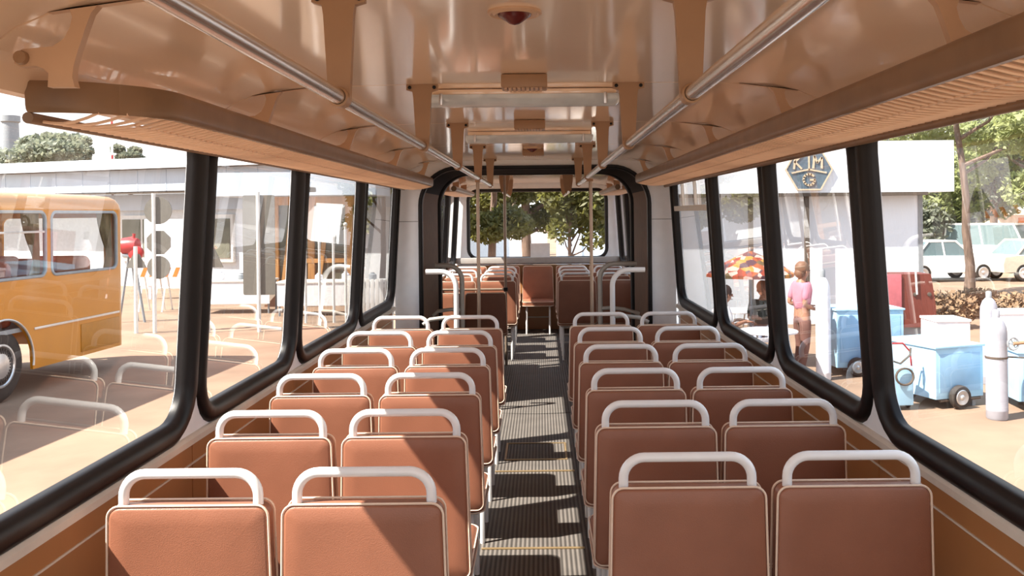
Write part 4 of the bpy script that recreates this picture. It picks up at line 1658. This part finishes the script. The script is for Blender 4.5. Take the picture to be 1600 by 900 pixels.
    for s in ('l', 'r'):
        an, toe = Vector(J[s + 'ank']), Vector(J[s + 'toe'])
        mb = MB()
        dv = toe - an
        dv.z = 0
        dv.normalize()
        sd2 = Vector((-dv.y, dv.x, 0))
        loops = []
        for t, w_, h_ in ((-0.07, 0.025, 0.05), (-0.05, 0.038, 0.09), (0.03, 0.042, 0.09), (0.11, 0.048, 0.06), (0.17, 0.04, 0.045), (0.19, 0.02, 0.03)):
            b0 = Vector((an.x, an.y, 0)) + dv * t
            loops.append([b0 + sd2 * w_, b0 + sd2 * w_ * 0.8 + up * h_, b0 - sd2 * w_ * 0.8 + up * h_, b0 - sd2 * w_])
        mb.loft(loops)
        obj('shoe', mb, shoem, g, angle=60)
    return g


STAND = dict(pelvis=(0, 0, 0.90), waist=(0, 0.0, 1.05), chest=(0, -0.01, 1.26), neck=(0, 0.0, 1.42), head=(0, 0.03, 1.55), look=(0, 1, -0.15),
             lsho=(-0.17, 0, 1.35), lelb=(-0.20, -0.10, 1.08), lwri=(-0.10, 0.13, 1.02), lhand=(-0.05, 0.29, 1.04),
             rsho=(0.17, 0, 1.35), relb=(0.20, -0.08, 1.08), rwri=(0.11, 0.15, 1.00), rhand=(0.06, 0.31, 1.03),
             lhip=(-0.09, 0, 0.86), lknee=(-0.10, 0.03, 0.47), lank=(-0.10, -0.02, 0.08), ltoe=(-0.12, 0.13, 0.04),
             rhip=(0.09, 0, 0.86), rknee=(0.10, -0.01, 0.47), rank=(0.10, -0.10, 0.08), rtoe=(0.12, 0.05, 0.04))
SIT = dict(pelvis=(0, -0.05, 0.54), waist=(0, -0.04, 0.68), chest=(0, 0.0, 0.90), neck=(0, 0.03, 1.06), head=(0, 0.07, 1.19), look=(0, 1, -0.2),
           lsho=(-0.17, 0, 0.99), lelb=(-0.22, 0.08, 0.74), lwri=(-0.13, 0.30, 0.79), lhand=(-0.08, 0.46, 0.785),
           rsho=(0.17, 0, 0.99), relb=(0.22, 0.08, 0.74), rwri=(0.13, 0.30, 0.79), rhand=(0.08, 0.46, 0.785),
           lhip=(-0.09, 0, 0.53), lknee=(-0.11, 0.40, 0.50), lank=(-0.11, 0.36, 0.08), ltoe=(-0.11, 0.50, 0.04),
           rhip=(0.09, 0, 0.53), rknee=(0.11, 0.40, 0.50), rank=(0.11, 0.40, 0.08), rtoe=(0.11, 0.54, 0.04))
y = 13.2
person((P(1254, 590, y).x, y, GZ), math.radians(-75), STAND, 'man standing in profile, pink shirt and brown trousers, forearms held out before him', 'hair', 'pink', 'trouser')
y = 13.5
xs = P(1128, 470, y).x
person((xs, y, GZ), math.radians(-80), SIT, 'woman with dark hair and pale top seated in profile behind the window pillar', 'hairdark', 'whitecloth', 'maroon', long_hair=True)
garden_chair(xs - 0.03, y, math.radians(-80), 'white slatted chair under the dark-haired seated woman')
y = 14.0
y = 14.35
xm = P(1192, 470, y).x
person((xm, y, GZ), math.radians(170), SIT, 'man in dark green top seated behind the table under the parasol', 'hair', 'greencloth', 'bluecloth')
garden_chair(xm, y + 0.03, math.radians(170), 'white slatted chair under the seated man in dark green')
garden_chair(P(1185, 520, 11.6).x, 11.6, math.radians(20), 'empty white slatted chair nearest to the bus under the windows')

# ------------------------------------------------------------------ welding gear on the right
def wheel(mbparent, x, y, z, r, axis='x', wd=0.08, m2='alu'):
    mb = MB()
    mb.lathe([(r * 0.6, -wd * 0.5), (r * 0.9, -wd * 0.55), (r, -wd * 0.3), (r, wd * 0.3), (r * 0.9, wd * 0.55), (r * 0.6, wd * 0.5)], (x, y, z), axis, 22)
    w_ = obj('wheel', mb, 'tire', mbparent)
    for sg in (-1, 1):
        mb = MB()
        mb.lathe([(r * 0.66, sg * wd * 0.5), (r * 0.6, sg * wd * 0.6), (r * 0.25, sg * wd * 0.5), (r * 0.15, sg * wd * 0.75), (0.003, sg * wd * 0.78)], (x, y, z), axis, 18)
        obj('hub', mb, m2, w_)


def cart(pxl, pxr, pyt, pyb, Y, dep, rz, label, mats=('cyan', 'cyan2'), wr=0.15, wp=0.25, group='sky blue welding carts'):
    a, b = P(pxl, pyb, Y), P(pxr, pyt, Y)
    wdt = b.x - a.x
    h = b.z - GZ
    g = thing('welding_cart', label, 'cart', (a.x, Y, GZ), rz, group)
    mb = MB()
    mb.box(0, wdt, 0, dep, 0.12, h - 0.03, 0.012)
    obj('cabinet', mb, mats[0], g)
    mb = MB()
    mb.box(-0.02, wdt + 0.02, -0.02, dep + 0.02, h - 0.03, h, 0.01)
    obj('lid', mb, mats[0], g)
    mb = MB()
    mb.box(0.05, wdt - 0.05, -0.006, 0.004, 0.2, h - 0.10, 0.003)
    obj('front_panel', mb, mats[1], g)
    for yy in (-0.06, dep + 0.06):
        wheel(g, wdt * wp, yy, wr, wr, 'y')
    mb = MB()
    mb.box(wdt * 0.8, wdt * 0.8 + 0.05, 0.03, 0.08, 0.0, 0.13)
    mb.box(wdt * 0.8, wdt * 0.8 + 0.05, dep - 0.08, dep - 0.03, 0.0, 0.13)
    obj('support_leg', mb, 'greymetal', g, smooth=False)
    mb = MB()
    mb.tube([(wdt * 0.1, 0.02, 0.10), (wdt * 0.95, 0.02, 0.10)], 0.02, 8)
    obj('axle_frame', mb, 'darkwood', g)
    return g


cart(1463, 1556, 541, 640, 10.9, 0.95, 0.33, 'sky blue welding cart with a pale lid, just left of the strapped gas bottle', wr=0.145, wp=0.42)
cart(1308, 1414, 482, 596, 13.2, 0.7, 0.05, 'tall sky blue cabinet cart beside the white gas bottle', wr=0.14, wp=0.28)
cart(1592, 1675, 548, 650, 10.75, 0.9, -0.1, 'blue cart cut off by the right edge of the picture', wr=0.15, wp=0.7)
cart(1403, 1446, 540, 622, 12.15, 0.8, 0.15, 'narrow blue cart standing just left of the cart with a pale lid', mats=('cyan2', 'cyan2'), wr=0.10, wp=0.7)
# small torch trolley
x = P(1404, 600, 11.0).x
g = thing('hose_trolley', 'small pale blue hose trolley with a looped handle, beside the window pillar', 'trolley', (x, 11.0, GZ), 0.1)
mb = MB()
mb.box(-0.13, 0.13, -0.12, 0.12, 0.06, 0.52, 0.015)
obj('case', mb, 'cyan', g)
mb = MB()
mb.tube([(-0.15, 0, 0.5), (-0.19, 0, 0.68), (-0.10, 0, 0.80), (0.06, 0, 0.80), (0.15, 0, 0.70), (0.17, 0, 0.52)], 0.012, 8)
obj('handle', mb, 'red', g)
mb = MB()
pts = []
for k in range(40):
    t = k / 39 * 4 * PI
    pts.append((0.11 * math.cos(t), -0.15 - 0.012 * k / 39, 0.42 + 0.10 * math.sin(t)))
mb.tube(pts, 0.013, 6)
mb.tube([(-0.17, -.03, 0.62), (0.0, -.05, 0.56), (0.13, -.04, 0.66), (0.16, 0, 0.74)], 0.014, 6)
obj('hose', mb, 'darkwood', g)
for sx in (-0.14, 0.14):
    wheel(g, sx, 0.05, 0.07, 0.07, 'x', 0.03)


def bottle(px, pyt, pyb, Y, r, m, label, strap=None):
    b, t = P(px, pyb, Y), P(px, pyt, Y)
    h = t.z - b.z
    g = thing('gas_bottle', label, 'gas bottle', (b.x, Y, GZ), 0, 'gas bottles')
    mb = MB()
    mb.lathe([(r * 0.9, 0.0), (r, 0.02), (r, 0.10), (r * 1.015, 0.105), (r * 1.015, 0.115), (r, 0.12), (r, h * 0.78), (r * 0.93, h * 0.84), (r * 0.7, h * 0.895), (r * 0.4, h * 0.925), (r * 0.3, h * 0.93)], (0, 0, 0), 'z', 24)
    obj('cylinder', mb, m, g)
    mb = MB()
    mb.lathe([(r * 0.34, h * 0.925), (r * 0.34, h * 0.99), (r * 0.25, h)], (0, 0, 0), 'z', 14)
    obj('valve_cap', mb, 'greymetal' if strap is None else m, g)
    if strap:
        mb = MB()
        mb.lathe([(r * 1.03, strap - 0.012), (r * 1.05, strap - 0.01), (r * 1.05, strap + 0.01), (r * 1.03, strap + 0.012)], (0, 0, 0), 'z', 24, caps=False)
        mb.tube([(r, 0, strap), (r + 0.20, -0.02, strap - 0.01)], 0.010, 6)
        obj('strap', mb, 'darkwood', g)
    return g


bottle(1558, 480, 651, 10.4, 0.118, 'gasgrey', 'grey gas bottle with a dark strap, nearest the bus on the right', 0.72)
bottle(1546, 440, 585, 12.5, 0.115, 'gasgrey', 'grey gas bottle standing behind the strapped one')
bottle(1287, 412, 584, 12.95, 0.105, 'gaswhite', 'tall white gas bottle beside the man in the pink shirt')
# wheel of valve at far right
# red machine on a grey plinth
Y = 15.5
a, b = P(1374, 512, Y), P(1462, 428, Y)
g = thing('red_machine', 'brown and faded red machine housing on a grey plinth behind the blue carts', 'machine', (a.x, Y, GZ))
wdt, zb, zt = b.x - a.x, a.z - GZ, b.z - GZ
xm = P(1408, 470, Y).x - a.x
mb = MB()
mb.prism([(0, zb), (wdt, zb), (wdt, zb + 0.35), (wdt - 0.08, zt), (0.0, zt)], lambda u, v, t: (u, t, v), 0.0, 0.6)
obj('housing', mb, 'brownred', g, smooth=False)
mb = MB()
mb.box(0.0, xm, -0.03, 0.0, zb + 0.16, zt, 0.006)
obj('side_cover', mb, 'pinkred', g)
mb = MB()
mb.box(0.0, xm, -0.028, 0.0, zb, zb + 0.155, 0.004)
obj('lower_cover', mb, 'red', g)
mb = MB()
mb.box(0.02, wdt, 0.05, 0.6, 0, zb)
obj('plinth', mb, 'greymetal', g, smooth=False)
mb = MB()
for u in (0.55, 0.80):
    mb.lathe([(0.035, 0.0), (0.035, -0.02), (0.01, -0.025)], (wdt * u + 0.08, 0.0, zt - 0.35), 'y', 12)
obj('dial', mb, 'darkwood', g)
mb = MB()
mb.tube([(wdt * 0.66, -0.02, zt - 0.35), (wdt * 0.64, -0.02, zt + 0.06)], 0.018, 8)
obj('lever', mb, 'pole', g)
# white crates behind
for px, pxr, pyt, y, lb in ((1464, 1516, 499, 14.2, 'white crate in the middle between the plinth and the gas bottles'), (1562, 1640, 487, 14.8, 'large white crate behind the grey gas bottles at the right edge')):
    a, b = P(px, 540, y), P(pxr, pyt, y)
    g = thing('white_crate', lb, 'crate', (a.x, y, GZ), 0, 'white crates')
    mb = MB()
    mb.box(0, b.x - a.x, 0, 0.6, 0.0, b.z - GZ - 0.04, 0.01)
    obj('box', mb, 'gaswhite', g)
    mb = MB()
    mb.box(-0.015, b.x - a.x + 0.015, -0.015, 0.615, b.z - GZ - 0.04, b.z - GZ, 0.008)
    obj('lid', mb, 'gaswhite', g)
# hand wheel on stand
c = P(1583, 537, 10.2)
g = thing('hand_wheel', 'grey hand wheel valve beside the strapped gas bottle', 'valve', (c.x, 10.2, c.z))
mb = MB()
mb.tube([(0.06 * math.cos(2 * PI * k / 16), 0, 0.07 * math.sin(2 * PI * k / 16)) for k in range(16)], 0.012, 6, closed=True)
obj('rim', mb, 'greymetal', g)
mb = MB()
for k in range(3):
    t = PI * k / 3
    mb.tube([(0.06 * math.cos(t), 0, 0.07 * math.sin(t)), (-0.06 * math.cos(t), 0, -0.07 * math.sin(t))], 0.008, 6)
obj('spokes', mb, 'greymetal', g)
mb = MB()
mb.tube([(0.0, 0.0, 0.0), (0.22, 0.02, 0.015)], 0.022, 8)
mb.tube([(0.2, 0.02, 0.015), (0.2, 0.02, GZ - c.z)], 0.022, 8)
obj('stem', mb, 'bracket', g)


# parked vehicles
def car(px, py, Y, length, rz, label, m='carwhite', van=False):
    b = P(px, py, Y)
    g = thing('parked_car', label, 'car', (b.x, Y, GZ), rz, 'parked cars at the right')
    Lh, w = length / 2, 0.80
    if van:
        low = [(-Lh, 0.35), (Lh, 0.35), (Lh, 0.95), (Lh - 0.1, 1.05), (-Lh, 1.05)]
        cab = [(-Lh, 1.05), (Lh - 0.15, 1.05), (Lh - 0.55, 1.85), (-Lh + 0.05, 1.9)]
    else:
        low = [(-Lh, 0.32), (Lh, 0.32), (Lh + 0.02, 0.6), (Lh - 0.1, 0.80), (Lh * 0.45, 0.88), (-Lh * 0.75, 0.90), (-Lh + 0.05, 0.85), (-Lh - 0.02, 0.6)]
        cab = [(-Lh * 0.72, 0.89), (Lh * 0.42, 0.87), (Lh * 0.12, 1.36), (-Lh * 0.45, 1.38)]
    mb = MB()
    mb.loft([[(u, -w * k, 0.32 + (v - 0.32) * kk) for u, v in low] for k, kk in ((1, .96), (0.96, 1), (-0.96, 1), (-1, .96))])
    obj('body', mb, m, g, angle=25)
    mb = MB()
    mb.loft([[(u, -w * 0.92 + 0.02, v) for u, v in cab[:2]] + [(u, -w * 0.78, v) for u, v in cab[2:]], [(u, w * 0.92 - 0.02, v) for u, v in cab[:2]] + [(u, w * 0.78, v) for u, v in cab[2:]]])
    cb = obj('cabin', mb, 'carglass', g, smooth=False)
    mb = MB()
    z = cab[2][1]
    mb.box(cab[3][0] - 0.02, cab[2][0] + 0.03, -w * 0.80, w * 0.80, z - 0.02, z + 0.05, 0.02)
    for (u0, v0), (u1, v1) in ((cab[0], cab[3]), (cab[1], cab[2])):
        for sy in (-1, 1):
            mb.tube([(u0, sy * (w * 0.92 - 0.02), v0), (u1, sy * w * 0.78, v1)], 0.035, 6)
    for sy in (-1, 1):
        mb.tube([((cab[0][0] + cab[1][0]) / 2, sy * (w * 0.92 - 0.02), cab[0][1]), ((cab[2][0] + cab[3][0]) / 2, sy * w * 0.78, z)], 0.035, 6)
    obj('roof_and_pillars', mb, m, g, angle=30)
    for sx in (-0.62, 0.62):
        for sy in (-1, 1):
            wheel(g, sx * Lh, sy * (w - 0.07), 0.30, 0.30, 'y', 0.16)


car(1468, 470, 31.0, 3.6, math.radians(10), 'white car farthest left among the parked cars, behind the red machine', 'carwhite')
car(1552, 470, 35.5, 3.2, math.radians(-50), 'white van-like car seen nose-on among the parked vehicles', 'carwhite', van=True)
car(1625, 470, 31.0, 3.8, math.radians(8), 'beige car at the right edge behind the gas bottles', 'carbeige')
# rummage of goods on the ground beyond the carts
for i, (px, y, w_, h_, m_, lb) in enumerate(((1470, 18.5, 0.8, 0.75, 'scrub', 'dry brown bush left of the gas bottles behind the white crate'), (1600, 18.6, 0.9, 0.7, 'scrub', 'dry brown bush behind the large white crate'), (1530, 20.6, 0.7, 0.6, 'scrub', 'dry brown bush between the two others, in front of the parked cars'))):
    b = P(px, 500, y)
    g = thing('dry_bush', lb, 'bush', (b.x, y, GZ), 0, 'dry bushes')
    mb = MB()
    rs_ = random.Random(50 + i)
    leaves(mb, (0, 0, h_ * 0.5), (w_, 0.5, h_ * 0.55), 900, 0.07, rs_)
    obj('twigs', mb, m_, g, smooth=False)
    mb = MB()
    for k in range(7):
        t = 2 * PI * k / 7
        mb.tube([(0.05 * math.cos(t), 0.05 * math.sin(t), 0), (w_ * 0.6 * math.cos(t), 0.3 * math.sin(t), h_ * 0.8)], [0.02, 0.008], 5)
    obj('stem', mb, 'trunk', g)
# peach house at the right edge
a, b = P(1562, 425, 47), P(1660, 335, 47)
g = thing('peach_house', 'small pale peach house with a yellow window at the right edge', 'building', (a.x, 47, GZ))
mb = MB()
mb.box(0, b.x - a.x, 0, 4, 0, b.z - GZ)
obj('wall', mb, 'peach', g, smooth=False)
mb = MB()
mb.box(-0.2, b.x - a.x + 0.2, -0.25, 4.2, b.z - GZ, b.z - GZ + 0.15)
obj('roof', mb, 'peach', g, smooth=False)
p = P(1578, 362, 47)
mb = MB()
mb.box(p.x - a.x - 0.35, p.x - a.x + 0.35, -0.04, 0.0, p.z - GZ - 0.3, p.z - GZ + 0.3, 0.02)
obj('window', mb, 'yellow', g)
mb = MB()
mb.box(1.0, 1.9, -0.04, 0.0, 0, 2.0, 0.02)
obj('door', mb, 'orange', g)
# rough stone wall behind the trees at the right, and pale walls behind the bus
a, b = P(1440, 330, 44), P(1760, 330, 44)
mb = MB()
mb.box(0, b.x - a.x, 0, 0.5, 0, 3.4)
o = obj('stone_wall', mb, 'stone', smooth=False)
o.location = (a.x, 54, GZ)
tag(o, 'mottled rough wall in the background behind the right-hand trees', 'wall')
a, b = P(770, 400, 45), P(840, 400, 45)
mb = MB()
mb.box(0, b.x - a.x + 0.5, 0, 3, 0, P(800, 365, 45).z - GZ, 0.02)
o = obj('garden_wall', mb, 'gaswhite', smooth=False)
o.location = (a.x, 45, GZ)
tag(o, 'low white wall seen through the rear window left of the thick trunk', 'wall')
a, b = P(872, 400, 36), P(925, 330, 36)
g = thing('grey_gate_house', 'pale grey house front half hidden by leaves in the rear window', 'building', (a.x, 36.0, GZ))
mb = MB()
mb.box(0, b.x - a.x + 0.6, 1.2, 4, 0, b.z - GZ)
obj('wall', mb, 'paleblue', g, smooth=False)
mb = MB()
mb.box(0.9, 1.0, 1.15, 1.2, 0, b.z - GZ)
mb.box(-0.1, b.x - a.x + 0.7, 1.1, 4.1, b.z - GZ, b.z - GZ + 0.15)
obj('edge_strip', mb, 'white', g, smooth=False)
# dense greenery closing off the view behind
rs = random.Random(77)
for i, (px, y, h, lb) in enumerate(((700, 52, 6.5, 'tall background tree far behind the rear window, left'), (915, 55, 7.0, 'tall background tree far behind the rear window, right'), (985, 40, 6.0, 'background tree beyond the right rear side windows'), (655, 38, 5.2, 'background tree beyond the left rear side windows'))):
    y = 46 if px == 655 else y
    c = P(px, 400, y)
    tree(c.x, y, h, blobset(rs, (0, 0, h * 0.62), (2.2, 1.6, h * 0.33), 9), lb, 'leafA', 80 + i, 0.2, 0.16, 4200, 'far trees behind the bus')

for i, (x, y, lb) in enumerate(((3.6, 29.5, 'unseen tree added behind the white building for the window reflections, towards the bus tail'), (6.4, 31.0, 'unseen tree added for the window reflections behind the middle of the white building'))):  # hidden trees added to cover a bright patch mirrored in the left glass
    tree(x, y, 4.6, blobset(rs, (0, 0, 2.9), (1.3, 0.9, 1.3), 9), lb, 'leafA', 90 + i, 0.14, 0.13, 4200, 'unseen trees added for reflections')

# ------------------------------------------------------------------ light
w = bpy.data.worlds.new('World')
scene.world = w
w.use_nodes = True
nt = w.node_tree
bg = nt.nodes['Background']
tc = nt.nodes.new('ShaderNodeTexCoord')
sx = nt.nodes.new('ShaderNodeSeparateXYZ')
rp = nt.nodes.new('ShaderNodeValToRGB')
nt.links.new(tc.outputs['Generated'], sx.inputs[0])
nt.links.new(sx.outputs['Z'], rp.inputs[0])
rp.color_ramp.elements[0].position = 0.0
rp.color_ramp.elements[0].color = (1.0, 0.98, 0.95, 1)
rp.color_ramp.elements[1].position = 0.7
rp.color_ramp.elements[1].color = (0.62, 0.78, 1.0, 1)
nt.links.new(rp.outputs[0], bg.inputs['Color'])
bg.inputs['Strength'].default_value = 0.95

sd = bpy.data.lights.new('sun', 'SUN')
sd.energy = 8.5
sd.angle = math.radians(0.6)
sd.color = (1.0, 0.93, 0.82)
so = bpy.data.objects.new('sun', sd)
COL.objects.link(so)
sun_dir = Vector((0.73, 0.34, -1.0)).normalized()
so.rotation_euler = sun_dir.to_track_quat('-Z', 'Y').to_euler()
so.location = (-20, -8, 30)

# ------------------------------------------------------------------ camera
cd = bpy.data.cameras.new('camera')
cd.sensor_fit = 'HORIZONTAL'
cd.sensor_width = 36
cd.lens = F / 1600 * 36
cd.shift_x = (800 - VX) / 1600
cd.shift_y = (VY - 450) / 1600
cd.clip_start = 0.05
cd.clip_end = 400
co = bpy.data.objects.new('camera', cd)
COL.objects.link(co)
co.matrix_world = Matrix.Translation((CX, 0, CZ)) @ Matrix.Rotation(math.radians(90), 4, 'X') @ Matrix.Rotation(-ROLL, 4, 'Z')
scene.camera = co

scene.view_settings.view_transform = 'Standard'
scene.view_settings.look = 'None'
scene.view_settings.gamma = 1
scene.view_settings.use_curve_mapping = False
scene.view_settings.exposure = 0.93
scene.cycles.max_bounces = 14
scene.cycles.diffuse_bounces = 10
scene.cycles.transparent_max_bounces = 16
scene.cycles.use_denoising = True
